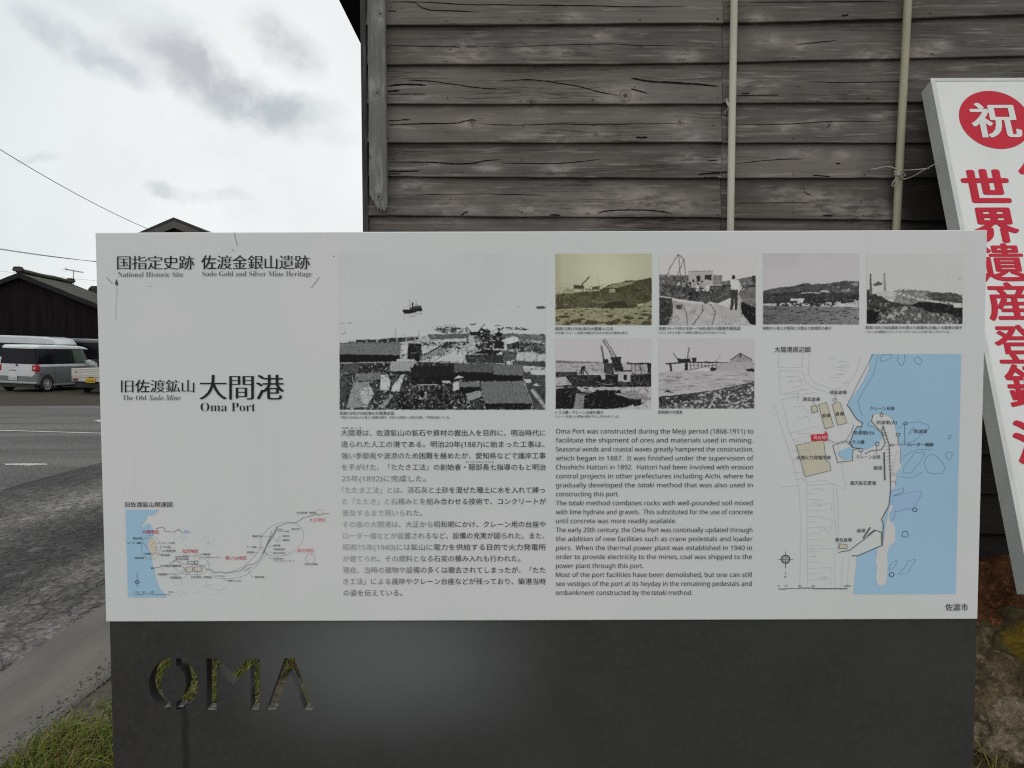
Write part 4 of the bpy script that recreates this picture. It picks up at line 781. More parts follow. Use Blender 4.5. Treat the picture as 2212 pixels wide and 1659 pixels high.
for xa, xb in ((722, 782), (1004, 1058), (1104, 1164), (1350, 1406), (452, 492), (532, 570)):
    yv = 633 if xa > 600 else 628
    A, B = at_y([203.3 + xa * .33701, 203.3 + xb * .33701], [1321.5 + yv * .33701] * 2, YB + .004)
    rgd = random.Random(xa); zz = A[2] + (.0 if xa > 600 else .004)
    n_ = 8; vs_ = []
    for j in range(n_ + 1):
        x_ = A[0] + (B[0] - A[0]) * j / n_; vs_ += [(x_, YB + .006, zz + .0006), (x_, YB + .012, zz + rgd.uniform(.001, .003)), (x_, YB + .024, zz + rgd.uniform(.0015, .005)), (x_, YB + .033, zz + .002)]
    ld.add(vs_, [(4 * j + q, 4 * j + 4 + q, 4 * j + 5 + q, 4 * j + 1 + q) for j in range(n_) for q in range(3)])
ld.obj('ledge_dust', mottled('grey_dust', (.20, .20, .19), .4, 120, .95), board)
fin = MB().box(px0 + 0.02, px1 - 0.02, YB + 0.0345, YB + 0.06, 0.0, 0.10)
fin.obj('base_rail', mottled('rail_steel', (0.05, 0.05, 0.05), .2), board)

# ================================================================== weatherboarded warehouse behind the board
YW = 3.40
def wood(name, c_lo, c_hi, axis='x', green=0.35, sign_shade=False, knots=((9, 9, .01, 1),)):
    def bl(t, b):
        a = t.n('ShaderNodeVertexColor', layer_name='plank'); o = objc(t)
        off = t.vm('MULTIPLY', a.outputs[0], (37.0, 11.0, 53.0)); o = t.vm('ADD', o, off)
        if axis == 'z': o = t.map(o, rot=(0, R(90), 0))
        # knots where the photo shows them; the grain flows round each
        s0_ = t.n('ShaderNodeSeparateXYZ', {0: objc(t)}); bend = None; kd = None; pal = None
        for (kx, kz, kr_, kt) in knots:
            ddx = t.m('SUBTRACT', s0_.outputs[0], kx); ddz = t.m('SUBTRACT', s0_.outputs[2], kz)
            r2 = t.m('ADD', t.m('POWER', t.m('ABSOLUTE', t.m('DIVIDE', ddx, kr_ * (2.2 if axis == 'x' else .9))), 2.0), t.m('POWER', t.m('ABSOLUTE', t.m('DIVIDE', ddz, kr_ * (1.0 if axis == 'x' else 2.0))), 2.0))
            e_ = t.m('POWER', 2.718, t.m('MULTIPLY', r2, -.55 if kt == 1 else -.8))
            if kt == 1:
                bb = t.m('MULTIPLY', t.m('MULTIPLY', e_, ddz if axis == 'x' else ddx), -.72); bend = bb if bend is None else t.m('ADD', bend, bb)
                dd = t.m('SQRT', t.m('ADD', t.m('POWER', t.m('ABSOLUTE', t.m('DIVIDE', ddx, kr_)), 2.0), t.m('POWER', t.m('ABSOLUTE', t.m('DIVIDE', ddz, kr_)), 2.0)))
                kd = dd if kd is None else t.m('MINIMUM', kd, dd)
            pal = e_ if pal is None else t.m('MAXIMUM', pal, e_)
        og = t.vm('ADD', o, t.n('ShaderNodeCombineXYZ', {0: 0.0, 1: 0.0, 2: bend}).outputs[0])
        g1 = t.noise(t.map(og, (1.1, 1, 46)), 1.0, 6, 0.62, 0.3); g2 = t.noise(t.map(og, (4.0, 1, 210)), 1.0, 4, 0.6)
        pat = t.noise(t.map(o, (2.6, 1, 6)), 1.0, 4, 0.6)
        f = t.m('ADD', t.m('MULTIPLY', g1, 0.55), t.m('ADD', t.m('MULTIPLY', g2, 0.28), t.m('MULTIPLY', pat, 0.45)))
        tone = t.m('MULTIPLY', t.m('SUBTRACT', t.n('ShaderNodeSeparateColor', {0: a.outputs[0]}).outputs[1], 0.5), 0.26)
        c = t.mix(t.rng(t.m('ADD', f, tone), 0.42, 0.82), c_lo, c_hi)
        # pale weathered fibres, greenish algae film, dark iron stain
        st_ = t.noise(t.map(og, (5.5, 1, 70), (3, 0, 1)), 1.0, 3, 0.5)
        c = t.mix(t.rng(st_, 0.56, 0.72, 0, 0.6), c, tuple(min(.6, q * 1.75) for q in c_hi))
        al = t.noise(t.map(o, (1.5, 1, 3), (9, 0, 4)), 1.0, 3)
        c = t.mix(t.rng(al, 0.48, 0.72, 0, green), c, (c_hi[0] * .62, c_hi[1] * .66, c_hi[2] * .45))
        # knots: pale torn fibres around, dark ring and eye
        fl = t.noise(t.map(og, (14, 1, 40)), 1.0, 4, .65)
        c = t.mix(t.m('MULTIPLY', pal, t.rng(fl, .36, .62, .1, .85)), c, tuple(min(.6, q * 1.9) for q in c_hi))
        kn_ = t.m('ADD', kd, t.m('MULTIPLY', t.m('SUBTRACT', t.noise(o, 90, 2), .5), .5))
        c = t.mix(t.m('MULTIPLY', t.rng(t.m('ABSOLUTE', t.m('SUBTRACT', kn_, .62)), .06, .22, 1, 0), .38), c, tuple(q * .45 for q in c_lo))
        c = t.mix(t.rng(kn_, .50, .25, 0, .6), c, tuple(q * .65 for q in c_lo))
        c = t.mix(t.rng(kn_, .26, .10, 0, .65), c, tuple(q * .2 for q in c_lo))
        cr = t.m('MULTIPLY', t.rng(t.m('ABSOLUTE', t.m('SUBTRACT', g1, 0.5)), .004, .014, 1, 0), t.rng(t.noise(t.map(o, (1.3, 1, 5), (2, 0, 8)), 1.0, 2), 0.52, 0.62))
        c = t.mix(t.m('MULTIPLY', cr, 0.55), c, tuple(q * .3 for q in c_lo))
        if sign_shade:  # shade behind and beside the leaning sign, put into the board colour
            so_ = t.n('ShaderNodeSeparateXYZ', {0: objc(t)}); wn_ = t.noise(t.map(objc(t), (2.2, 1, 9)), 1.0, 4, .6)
            shade_f = t.m('MULTIPLY', t.rng(t.m('ADD', so_.outputs[0], t.m('MULTIPLY', wn_, .22)), 1.70, 1.86), t.rng(t.m('ADD', so_.outputs[2], t.m('MULTIPLY', wn_, .4)), 2.85, 2.35))
            c = t.mix(t.m('MULTIPLY', shade_f, .86), c, tuple(q * .12 for q in c_lo))
        setc(t, b, c)
        h = t.m('SUBTRACT', t.m('ADD', t.m('MULTIPLY', g1, .5), t.m('MULTIPLY', g2, .5)), t.m('MULTIPLY', cr, 1.2))
        bump(t, b, h, 0.55, 0.004)
    return mat(name, c_hi, 0.78, spec=0.25, build=bl)
def kn(lst): return [tuple(float(q) for q in at_y(u, v, YW - .03)[[0, 2]]) + (r_ * 1.45 / F * YW, kt) for u, v, r_, kt in lst]
KNOTS = kn([(1148, 221, 9, 1), (1351, 206, 13, 1), (1019, 263, 8, 1), (1134, 290, 7, 0), (1208, 300, 8, 0), (1287, 288, 8, 0), (1000, 118, 15, 0), (1004, 95, 8, 0), (1139, 107, 8, 0), (1213, 110, 9, 0), (1292, 72, 9, 0), (1480, 122, 10, 0), (976, 456, 17, 0), (1140, 452, 13, 0), (1280, 456, 15, 0), (1323, 418, 12, 0), (1380, 428, 18, 0), (1460, 440, 14, 0),
            (1204, 366, 9, 0), (1060, 362, 7, 0), (928, 353, 6, 0), (1560, 345, 8, 0), (1494, 340, 8, 0), (1470, 262, 8, 1), (1493, 295, 9, 0), (1793, 270, 8, 1), (1700, 275, 8, 0), (1740, 325, 10, 0), (1910, 250, 8, 0), (1830, 330, 8, 0), (1650, 188, 9, 0), (1600, 180, 8, 0), (1890, 123, 11, 0), (1665, 85, 9, 0), (1730, 95, 8, 0), (1990, 110, 10, 0), (2030, 95, 8, 0), (1770, 430, 14, 0), (1820, 445, 16, 0), (1890, 458, 18, 0), (1700, 420, 12, 0), (880, 395, 10, 0), (905, 398, 7, 0), (1240, 35, 7, 0), (1640, 40, 8, 0)])
PKN = kn([(826, 40, 8, 1), (818, 208, 8, 1), (806, 196, 7, 0), (802, 345, 7, 1), (822, 430, 9, 1)])
WOOD_M = wood('weathered_cedar', (0.080, 0.071, 0.066), (0.198, 0.176, 0.160), sign_shade=True, knots=KNOTS)
POST_M = wood('weathered_post', (0.135, 0.133, 0.128), (0.20, 0.198, 0.19), 'z', 0.15, knots=PKN)
DARKWOOD_M = mottled('dark_timber', (0.035, 0.033, 0.031), .3, 6, .8)

ware = empty('weatherboard_warehouse', (-.6, YW, 0), 'dark weathered timber warehouse with horizontal lapped boards', 'warehouse')
stations = [700, 834, 1150, 1555, 1744, 1951, 2208, 2420, 2900]
def ext(a): return [a[0], a[0], a[1], a[2], a[3], a[4], a[5], a[5] + (a[5] - a[4]) * .8, a[5] + (a[5] - a[4]) * 2.4]
rows = [ext(q) for q in ([-24, -26, -28, -34, -42, -56], [60, 58, 56, 52, 47, 38], [145, 144, 141, 136.5, 132, 126.5], [228, 229, 228, 227.5, 226, 223], [312, 311.5, 311, 311, 311, 310], [383.5, 386, 388, 388, 387, 386], [467.5, 470.5, 472, 474, 477, 478], [553, 554, 555, 557, 560, 562])]
top0 = rows[0]
for i in range(1, 9): rows.insert(0, [q - 84 for q in rows[0]])
while True:
    nr = [q + 84 for q in rows[-1]]
    rows.append(nr)
    if at_y(1400, nr[3], YW)[2] < 0.30: break
zw = lambda u, v: at_y(u, v, YW)
x_left, x_right = float(zw(786, 300)[0]), 4.6
x_joint = float(zw(1556, 300)[0])
mb = MB(); cols = []
rg = random.Random(3)
row_z = []
for rw in rows:
    P = at_y(stations, rw, YW); row_z.append((P[:, 0].copy(), P[:, 2].copy()))
def zrow(i, x):
    X, Z = row_z[i]; return float(np.interp(x, X, Z))
for i in range(len(rows)):
    segs = [(x_left + .012, x_joint - .0012), (x_joint + .0012, 3.05), (3.053, x_right)] if True else []
    for si, (xa, xb) in enumerate(segs):
        if i % 2 == 0 and si == 0: xb2 = xb
        else: xb2 = xb + 0.0008 if si == 0 else xb
        n = max(4, int((xb2 - xa) / 0.03)); seed = rg.random() * 50; dz = rg.uniform(-.003, .003) if si else 0.0; proud = rg.uniform(-.003, .004); c3 = (rg.random(), rg.random(), rg.random(), 1)
        sec = []
        for j in range(n + 1):
            x = xa + (xb2 - xa) * j / n
            wv = 0.0028 * mnoise.noise(Vector((x * 2.2, seed, 0))) + 0.0012 * mnoise.noise(Vector((x * 11, seed, 3)))
            zb = zrow(i, x) + dz + wv; zt = (zrow(i - 1, x) if i else zb + .17) + .012
            yb = YW - 0.030 - proud + 0.004 * mnoise.noise(Vector((x * 1.6, seed, 9)))
            ym = yb + 0.011 + 0.003 * mnoise.noise(Vector((x * 2.6, seed, 14)))
            sec.append([(x, YW - .002, zb + .001), (x, yb + .0015, zb), (x, yb, zb + .003), (x, ym, (zb + zt) / 2), (x, YW - 0.006, zt), (x, YW + .004, zt)])
        b0 = len(mb.v); mb.loft(sec); cols += [c3] * (len(mb.v) - b0)
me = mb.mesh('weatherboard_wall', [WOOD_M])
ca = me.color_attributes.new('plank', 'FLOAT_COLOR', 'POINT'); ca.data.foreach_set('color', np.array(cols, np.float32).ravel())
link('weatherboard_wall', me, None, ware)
zg = min(r_[1].min() for r_ in row_z)
MB().box(x_left + .02, x_right, YW + .006, YW + .10, -0.2, 3.75).obj('wall_core', DARKWOOD_M, ware)
for q0, q1 in ((x_left + .02, x_left + .12), (4.5, x_right)): MB().box(q0, q1, YW + .1005, 12.0, 0.0, 3.43).obj('side_wall', DARKWOOD_M, ware)
# roof with the eave that overhangs the left corner
ex, ez = -0.955, 3.435
rp = [(ex, ez), (2.0, ez + 1.3), (4.95, ez)]
for (xa, za), (xb, zb) in zip(rp[:-1], rp[1:]):
    pass
m2 = MB()
def slab(a, b, y0, y1, t_):
    m2.add([(a[0], y0, a[1]), (b[0], y0, b[1]), (b[0], y1, b[1]), (a[0], y1, a[1]), (a[0], y0, a[1] + t_), (b[0], y0, b[1] + t_), (b[0], y1, b[1] + t_), (a[0], y1, a[1] + t_)], [(0, 3, 2, 1), (4, 5, 6, 7), (0, 1, 5, 4), (2, 3, 7, 6), (0, 4, 7, 3), (1, 2, 6, 5)])
slab(rp[0], rp[1], YW - .25, 12.3, .07); slab(rp[1], rp[2], YW - .25, 12.3, .07)
m2.obj('roof', mottled('roof_underside_timber', (0.012, 0.011, 0.011), .3, 5, .85), ware)
MB().add([(x_left, YW + .02, 3.4), (4.6, YW + .02, 3.4), (4.6, YW + .02, 3.5), (2.0, YW + .02, ez + 1.29), (x_left, YW + .02, 3.53)], [(0, 1, 2, 3, 4)]).obj('gable', DARKWOOD_M, ware)
# corner board and the broken post in front of it
def plank_attr(o, c):
    ca = o.data.color_attributes.new('plank', 'FLOAT_COLOR', 'POINT'); ca.data.foreach_set('color', np.tile(np.array(c, np.float32), len(o.data.vertices)))
cxl = float(zw(784.5, 300)[0]); cxr = float(zw(797, 300)[0])
o = MB().box(cxl, cxr - .001, YW - .034, YW + .05, 0.25, 3.5).obj('corner_board', wood('corner_timber', (.06, .058, .056), (.10, .098, .094), 'z', .2), ware, bevel=.002); plank_attr(o, (.3, .2, .6, 1))
YP = YW - 0.042
pl_, pr_ = float(at_y(796, 250, YP - .035)[0]), float(at_y(833.5, 250, YP - .035)[0])
mb = MB(); nx = 13; top = 3.42
bot = [at_y(0, v, YP - .035)[2] for v in (424, 428, 435, 437, 445, 449, 456, 452, 459, 455, 460, 458, 449)]
secs = []
for j in range(nx):
    x = pl_ + (pr_ - pl_) * j / (nx - 1); zb = float(bot[j])
    rnd = .006 * (1 if j in (0, nx - 1) else 0)
    ring = [(x, YP - .001, zb + .006), (x, YP - .035 + rnd, zb + .004 * (j % 2))]
    for kk in range(1, 40):
        zz = zb + (top - zb) * kk / 39; ring.append((x + .0016 * mnoise.noise(Vector((3, 1, zz * 3))), YP - .035 + rnd + .0016 * mnoise.noise(Vector((x * 30, 4, zz * 2.5))), zz))
    ring.append((x, YP - .001, top)); secs.append(ring)
mb.loft(secs)
o = mb.obj('corner_post', POST_M, ware); plank_attr(o, (.7, .55, .1, 1)); o['label'] = 'grey corner post broken off in splinters at its lower end'
# drying cracks: thin dark splits that follow the boards' surface
from mathutils.bvhtree import BVHTree
_wm = bpy.data.objects['weatherboard_wall'].data
BV = BVHTree.FromPolygons([v.co[:] for v in _wm.vertices], [p_.vertices[:] for p_ in _wm.polygons])
def on_wall(u, v, lift=.0012):
    h = BV.ray_cast(Vector(CAM), Vector(ray(u, v)).normalized()); return (h[0] - Vector((0, lift, 0))) if h[0] else V(at_y(u, v, YW - .035))
cz = lambda pts, ox=1100, oy=0, kk=2.011: [((ox + a / kk) / 1.4756, (oy + b / kk) / 1.4756) for a, b in pts]
cz3 = lambda pts: cz(pts, 2100, 0, 1.9003)
cracks = [(cz([(275, 12), (440, 14), (470, 36), (540, 64), (700, 70), (860, 78)]), 3.0), (cz([(440, 12), (620, 20), (800, 30), (1100, 32), (1500, 36), (1860, 44), (2200, 40)]), 2.6), (cz([(270, 70), (330, 72)]), 2.5), (cz([(275, 292), (480, 296), (700, 300), (735, 305)]), 2.2), (cz([(775, 300), (930, 300)]), 2), (cz([(1000, 306), (1300, 290), (1700, 282), (1900, 292), (2200, 288)]), 1.8),
          (cz([(270, 552), (400, 540), (520, 548)]), 4.5), (cz([(275, 588), (350, 580)]), 4), (cz([(280, 604), (430, 602), (520, 604)]), 2.5), (cz([(400, 515), (560, 522), (750, 548), (860, 564), (1000, 570)]), 2.6), (cz([(1000, 515), (1200, 512), (1345, 530), (1500, 555), (1640, 592), (1760, 612)]), 2.6), (cz([(1830, 500), (1960, 522), (2212, 538)]), 4.5), (cz([(1860, 548), (1852, 580)]), 4), (cz([(1830, 570), (1880, 582), (1940, 598)]), 3.5),
          (cz([(270, 775), (420, 765)]), 2.5), (cz([(275, 800), (460, 794), (700, 790), (760, 778), (815, 768), (845, 775)]), 3), (cz([(830, 792), (1000, 800), (1200, 800), (1340, 795), (1600, 798), (1860, 795), (2200, 790)]), 2), (cz([(1860, 881), (1940, 881)]), 5), (cz([(270, 1038), (540, 1040), (700, 1050), (820, 1046), (900, 1030), (1000, 1022)]), 3.2), (cz([(1000, 1046), (1340, 1048), (1500, 1036), (1640, 1020)]), 2.4), (cz([(270, 1098), (480, 1098)]), 4), (cz([(270, 1115), (360, 1112)]), 2.5),
          (cz([(440, 1248), (900, 1244), (1300, 1252)]), 1.8), (cz([(1620, 1370), (1680, 1352), (1850, 1346), (2000, 1352), (2100, 1370)]), 3.5), (cz([(1310, 1378), (1380, 1380)]), 4), (cz([(740, 1382), (790, 1352)]), 4), (cz([(270, 1378), (420, 1380)]), 3),
          (cz3([(0, 494), (200, 508), (360, 524)]), 4.5), (cz3([(470, 580), (730, 576)]), 2.5), (cz3([(500, 568), (550, 564)]), 3.5), (cz3([(880, 622), (980, 618)]), 4.5), (cz3([(470, 752), (800, 750), (1050, 735), (1380, 735)]), 2), (cz3([(465, 990), (700, 968), (880, 962)]), 2), (cz3([(240, 1055), (420, 1042)]), 4.5), (cz3([(270, 1075), (360, 1074)]), 4), (cz3([(880, 495), (1200, 500), (1550, 490)]), 1.8), (cz3([(830, 270), (1080, 245)]), 2.2), (cz3([(540, 15), (900, 12), (1400, 8)]), 2.2), (cz3([(1105, 95), (1150, 92)]), 4.5), (cz3([(870, 1105), (885, 1165), (920, 1180)]), 2.5), (cz3([(990, 1305), (1060, 1308)]), 3), (cz3([(1040, 1070), (930, 1060)]), 3), (cz3([(470, 1230), (900, 1225)]), 1.5), (cz3([(1070, 990), (1100, 992)]), 4), (cz3([(290, 975), (360, 970)]), 3)]
rg = random.Random(14); mb = MB()
for pl_, wd in cracks:
    pts = smooth2(pl_, 9) if len(pl_) > 1 else pl_
    n = len(pts); vv_ = []
    for i, (u, v) in enumerate(pts):
        t_ = i / (n - 1); hw = wd * .36 * (min(1, t_ * 6, (1 - t_) * 6) * .85 + .15) * (.75 + .5 * rg.random()); v += rg.uniform(-.35, .35)
        vv_ += [on_wall(u, v - hw), on_wall(u, v + hw)]
    ys = [q.y for q in vv_]
    mb.add(vv_, [(2 * i, 2 * i + 1, 2 * i + 3, 2 * i + 2) for i in range(n - 1) if max(ys[2 * i:2 * i + 4]) - min(ys[2 * i:2 * i + 4]) < .012])
mb.obj('wood_cracks', mat('crack_shadow_timber', (.012, .010, .010), .95, spec=.05), ware, fix=False)['kind'] = 'stuff'
# nail heads in the boards
mb = MB(); rg = random.Random(9)
for i in range(6, 16):
    for xs in (-.52, -.27, .05, .34, .56, .88, .94, 1.22, 1.52, 1.8, 2.1, 2.5):
        for fz in (.018, .075):
            if rg.random() < .62:
                x = xs + rg.uniform(-.012, .012); z = zrow(i, x) + fz + rg.uniform(-.006, .006); y = YW - .0325 + (fz / .17) * .019
                rr = rg.uniform(.0018, .0032); mb.add([(x + rr * math.cos(a), y - .0015, z + rr * math.sin(a)) for a in [q * math.pi / 4 for q in range(8)]], [tuple(range(8))])
                if rg.random() < .5: l_ = rg.uniform(.008, .022); mb.add([(x - l_, y - .0012, z - .004), (x + l_ * .6, y - .0012, z - .0035), (x + l_ * .5, y - .0012, z - .0055)], [(0, 1, 2)])
mb.obj('nail_heads', mat('rusted_iron', (0.018, 0.016, 0.015), .8), ware)['kind'] = 'stuff'

# ------------------------------------------------------------------ conduit pipes on the wall
def pipe(name, u0, v0, u1, v1, y, r_, m, label, zlo, zhi):
    a, b = V(at_y(u0, v0, y)), V(at_y(u1, v1, y)); dd = (a - b) / (a.z - b.z)
    lo, hi = b + dd * (zlo - b.z), b + dd * (zhi - b.z)
    root = empty(name, lo, label, 'pipe')
    n = 40; pts = []
    for i in range(n + 1):
        q = lo.lerp(hi, i / n); pts.append(q + Vector((.0015 * math.sin(q.z * 2.1), 0, 0)))
    MB().tube(pts, r_, 14).obj('pipe_tube', m, root, smooth=True)
    return root
PVC_M = mottled('cream_pvc', (0.56, 0.53, 0.45), .12, 5, .5, .35, stretch=(1, 1, .4))
PVC2_M = mottled('yellowed_pvc', (0.41, 0.385, 0.27), .22, 4, .5, .35, stretch=(1, 1, .3))
c1 = pipe('conduit_pipe', 1586, 0, 1578.5, 495, YW - .048, .0155, PVC_M, 'straight cream plastic conduit clipped to the boards nearer the corner post', .0, 3.38)
cl = at_y(1572, 229, YW - .03)
mb = MB()
for k_ in range(9):
    a0, a1 = R(100 + 160 * k_ / 8 - 10), 0
pts = [V(at_y(1570, 218, YW - .03)), V(at_y(1573, 226, YW - .045)), V(at_y(1575.5, 229, YW - .055)), V(at_y(1574, 235, YW - .048)), V(at_y(1569, 241, YW - .032))]
mb.tube(pts, .0055, 8)
for (u, v) in ((1571, 217), (1568.5, 243)):
    c_ = V(at_y(u, v, YW - .030)); mb.tube([c_ + Vector((0, .004, 0)), c_ - Vector((0, .003, 0))], .0085, 10)
mb.obj('saddle_clip', mottled('clip_plastic', (0.42, .41, .37), .15, 20), c1, smooth=True)
scm = mat('screw_steel', (.06, .06, .06), .5)
for (u, v) in ((1571, 217), (1568.5, 243)):
    c_ = V(at_y(u, v, YW - .034)); MB().tube([c_, c_ - Vector((0, .002, 0))], .003, 8).obj('clip_screw', scm, c1)
c2 = pipe('leaning_pipe', 1961.5, 0, 1937, 495, YW - .055, .0165, PVC2_M, 'yellowed plastic pipe leaning slightly on the boards beside the celebration sign', .0, 3.38)

# ================================================================== celebration sign leaning on the wall
TH = R(20)
nrm = np.array([0, -math.cos(TH), math.sin(TH)]); upv = np.array([0, math.sin(TH), math.cos(TH)])
YT = 3.26
P0 = at_y(2000.7, 171.5, YT)                                # top left corner of the sign's face
def onsign(u, v): return on_plane(u, v, P0, nrm)
SX0 = 1.742; SLEN, SWID, STH = 2.06, 0.80, 0.085
P0[0] = SX0
def sgn(s_, t_, lift=0.0):
    s_ = np.asarray(s_, float)[..., None]; t_ = np.asarray(t_, float)[..., None]
    return P0 + s_ * np.array([1.0, 0, 0]) - t_ * upv + nrm * lift
def sloc(u, v):
    q = onsign(u, v) - P0; return float(q[0]), float(-(q @ upv))
sign = empty('celebration_sign', sgn(SWID / 2, SLEN), 'white boxed festive sign with big red lettering leaning on the timber wall', 'sign')
def bl_sheet(t, b):
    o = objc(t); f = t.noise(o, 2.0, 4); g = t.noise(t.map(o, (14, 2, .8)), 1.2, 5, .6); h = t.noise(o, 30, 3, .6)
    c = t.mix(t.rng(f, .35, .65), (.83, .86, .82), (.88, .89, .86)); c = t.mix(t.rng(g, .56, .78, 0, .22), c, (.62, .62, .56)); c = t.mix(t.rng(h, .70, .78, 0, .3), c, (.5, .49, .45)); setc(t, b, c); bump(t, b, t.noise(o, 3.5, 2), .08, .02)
SIGN_M = mat('sign_white_sheet', rough=.5, spec=.3, build=bl_sheet)
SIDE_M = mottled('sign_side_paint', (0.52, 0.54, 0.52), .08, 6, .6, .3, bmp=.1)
def sbox(s0, s1, t0, t1, l0, l1):
    p_ = [sgn(a, b, c) for c in (l0, l1) for b in (t0, t1) for a in (s0, s1)]
    return MB().add(p_, [(0, 2, 3, 1), (4, 5, 7, 6), (0, 1, 5, 4), (2, 6, 7, 3), (0, 4, 6, 2), (1, 3, 7, 5)])
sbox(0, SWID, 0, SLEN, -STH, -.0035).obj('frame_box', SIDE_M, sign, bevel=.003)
sbox(-.002, SWID + .002, -.002, SLEN + .002, -.003, 0).obj('face_sheet', SIGN_M, sign)
fr = MB()
for q in (sbox(-.004, .014, -.004, SLEN + .004, .0005, .003), sbox(SWID - .014, SWID + .004, -.004, SLEN + .004, .0005, .003), sbox(.0145, SWID - .0145, -.004, .010, .0005, .003), sbox(.0145, SWID - .0145, SLEN - .010, SLEN + .004, .0005, .003)): fr.add(q.v, q.f)
fr.obj('edge_trim', mottled('trim_white', (0.70, 0.72, 0.70), .06, 9, .5), sign)
RED_M = mottled('sign_red_paint', (0.64, 0.008, 0.036), .05, 5, .45, .35)
# red disc
cL, cT = sloc(2074, 260); _, t_top = sloc(2150, 196.5); _, t_bot = sloc(2150, 322); rad = (t_bot - t_top) / 2; ccx, cct = cL + rad * 1.02, (t_top + t_bot) / 2
a_ = np.linspace(0, 2 * math.pi, 65)[:-1]
MB().add(sgn(ccx + rad * 1.04 * np.cos(a_), cct + rad * np.sin(a_), .001), [tuple(range(64))]).obj('red_disc', RED_M, sign, fix=False)
HEAVY = tuple((0.052 * math.cos(a) * f_, 0.028 * math.sin(a) * f_) for f_ in (1, .5) for a in [i * math.pi / 4 for i in range(8)])
def sput(l0): return lambda X, Y, lift=0.0: sgn(X, Y, l0 + lift)
s0, _ = sloc(2097, 260); _, ta = sloc(2150, 222); _, tb = sloc(2150, 297)
text('disc_lettering', '祝', 'raw', ccx - rad * .68, ccx + rad * .68, tb - .08 * (tb - ta) / .93, (tb - ta) / .93, sput(.0022), 0, tuple((a * .55, b * .3) for a, b in HEAVY[:8]), 4)
cl0, _ = sloc(2083, 405); cl1, _ = sloc(2177, 405)
for ch, vt, vb in (('世', 369, 442), ('界', 450, 523), ('遺', 529, 608), ('産', 613, 692), ('登', 705, 787), ('録', 791, 882), ('決', 912, 1003)):
    _, ta = sloc(2170, vt); _, tb = sloc(2170, vb); em = (tb - ta) / .90
    x0 = cl0 + (.012 if ch in '界録' else .0)
    text('red_lettering', ch, 'raw', x0, cl1, tb - .085 * em, em, sput(.0012), 0, HEAVY if ch not in '遺録登産' else tuple((a * .58, b * .5) for a, b in HEAVY), 4)
_, ta = sloc(2200, 340); _, tb = sloc(2200, 412); em = (tb - ta) / .9; sx0_, _ = sloc(2204, 372)
text('red_lettering', '佐', 'raw', sx0_, sx0_ + (cl1 - cl0), tb - .085 * em, em, sput(.0012), 0, HEAVY, 4)
ST = flush_text()
link('red_lettering', ST['red_lettering'], RED_M, sign); link('disc_lettering', ST['disc_lettering'], SIGN_M, sign)

# cord that ties the sign to the pipe
def rope_path(px):
    return [V(at_y(u, v, y)) for (u, v, y) in px]
def D3(zx, zy): return 1829.76 + zx * .09191, 325.3 + zy * .09191
def smooth(pts, n=8):
    o = []
    for i in range(len(pts) - 1):
        p0, p1, p2, p3_ = pts[max(i - 1, 0)], pts[i], pts[i + 1], pts[min(i + 2, len(pts) - 1)]
        for j in range(n):
            t = j / n; o.append(.5 * ((2 * p1) + (p2 - p0) * t + (2 * p0 - 5 * p1 + 4 * p2 - p3_) * t * t + (3 * p1 - p0 - 3 * p2 + p3_) * t ** 3))
    o.append(pts[-1]); return o
ye, yf = YW - .078, 3.17
rope = empty('tie_cord', at_y(*D3(1200, 540), ye), 'thin pale cord knotted round the yellowed pipe and hooked to the sign', 'cord')
CORD_M = mottled('jute_cord', (0.50, 0.46, 0.40), .3, 120, .9)
mb = MB()
for path in ([(*D3(555, 445), ye), (*D3(700, 420), ye - .01), (*D3(880, 385), ye), (*D3(1030, 385), ye), (*D3(1180, 450), ye), (*D3(1240, 520), ye)],
             [(*D3(1100, 520), ye + .01), (*D3(1180, 500), ye - .004), (*D3(1300, 490), ye + .01)], [(*D3(1095, 560), ye + .01), (*D3(1200, 575), ye - .006), (*D3(1310, 560), ye + .01)], [(*D3(1110, 480), ye + .01), (*D3(1200, 540), ye - .008), (*D3(1300, 600), ye + .01)],
             [(*D3(1310, 465), ye + .012), (*D3(1500, 455), 3.26), (*D3(1750, 435), 3.22), (*D3(1930, 420), 3.20)],
             [(*D3(1240, 560), ye), (*D3(1270, 640), ye - .005), (*D3(1370, 665), ye - .01), (*D3(1560, 600), 3.26), (*D3(1800, 460), 3.21), (*D3(2110, 300), yf)],
             [(*D3(1260, 540), ye), (*D3(1330, 530), ye), (*D3(1370, 570), ye), (*D3(1310, 610), ye), (*D3(1230, 590), ye)],
             [(*D3(1235, 600), ye), (*D3(1140, 660), ye - .008), (*D3(1070, 770), ye - .005), (*D3(1060, 820), ye - .004), (*D3(1110, 830), ye - .004), (*D3(1180, 710), ye - .006), (*D3(1220, 610), ye)]):
    mb.tube(smooth(rope_path(path)), .0022, 6)
mb.obj('cord_strand', CORD_M, rope, smooth=True)
mb = MB(); q = V(at_y(*D3(1215, 560), ye - .004))
bm = bmesh.new(); bmesh.ops.create_icosphere(bm, subdivisions=2, radius=.009)
for v in bm.verts: v.co = q + v.co * (1 + .35 * mnoise.noise(v.co * 300)); 
me = bpy.data.meshes.new('knot'); bm.to_mesh(me); bm.free(); link('knot', me, CORD_M, rope)

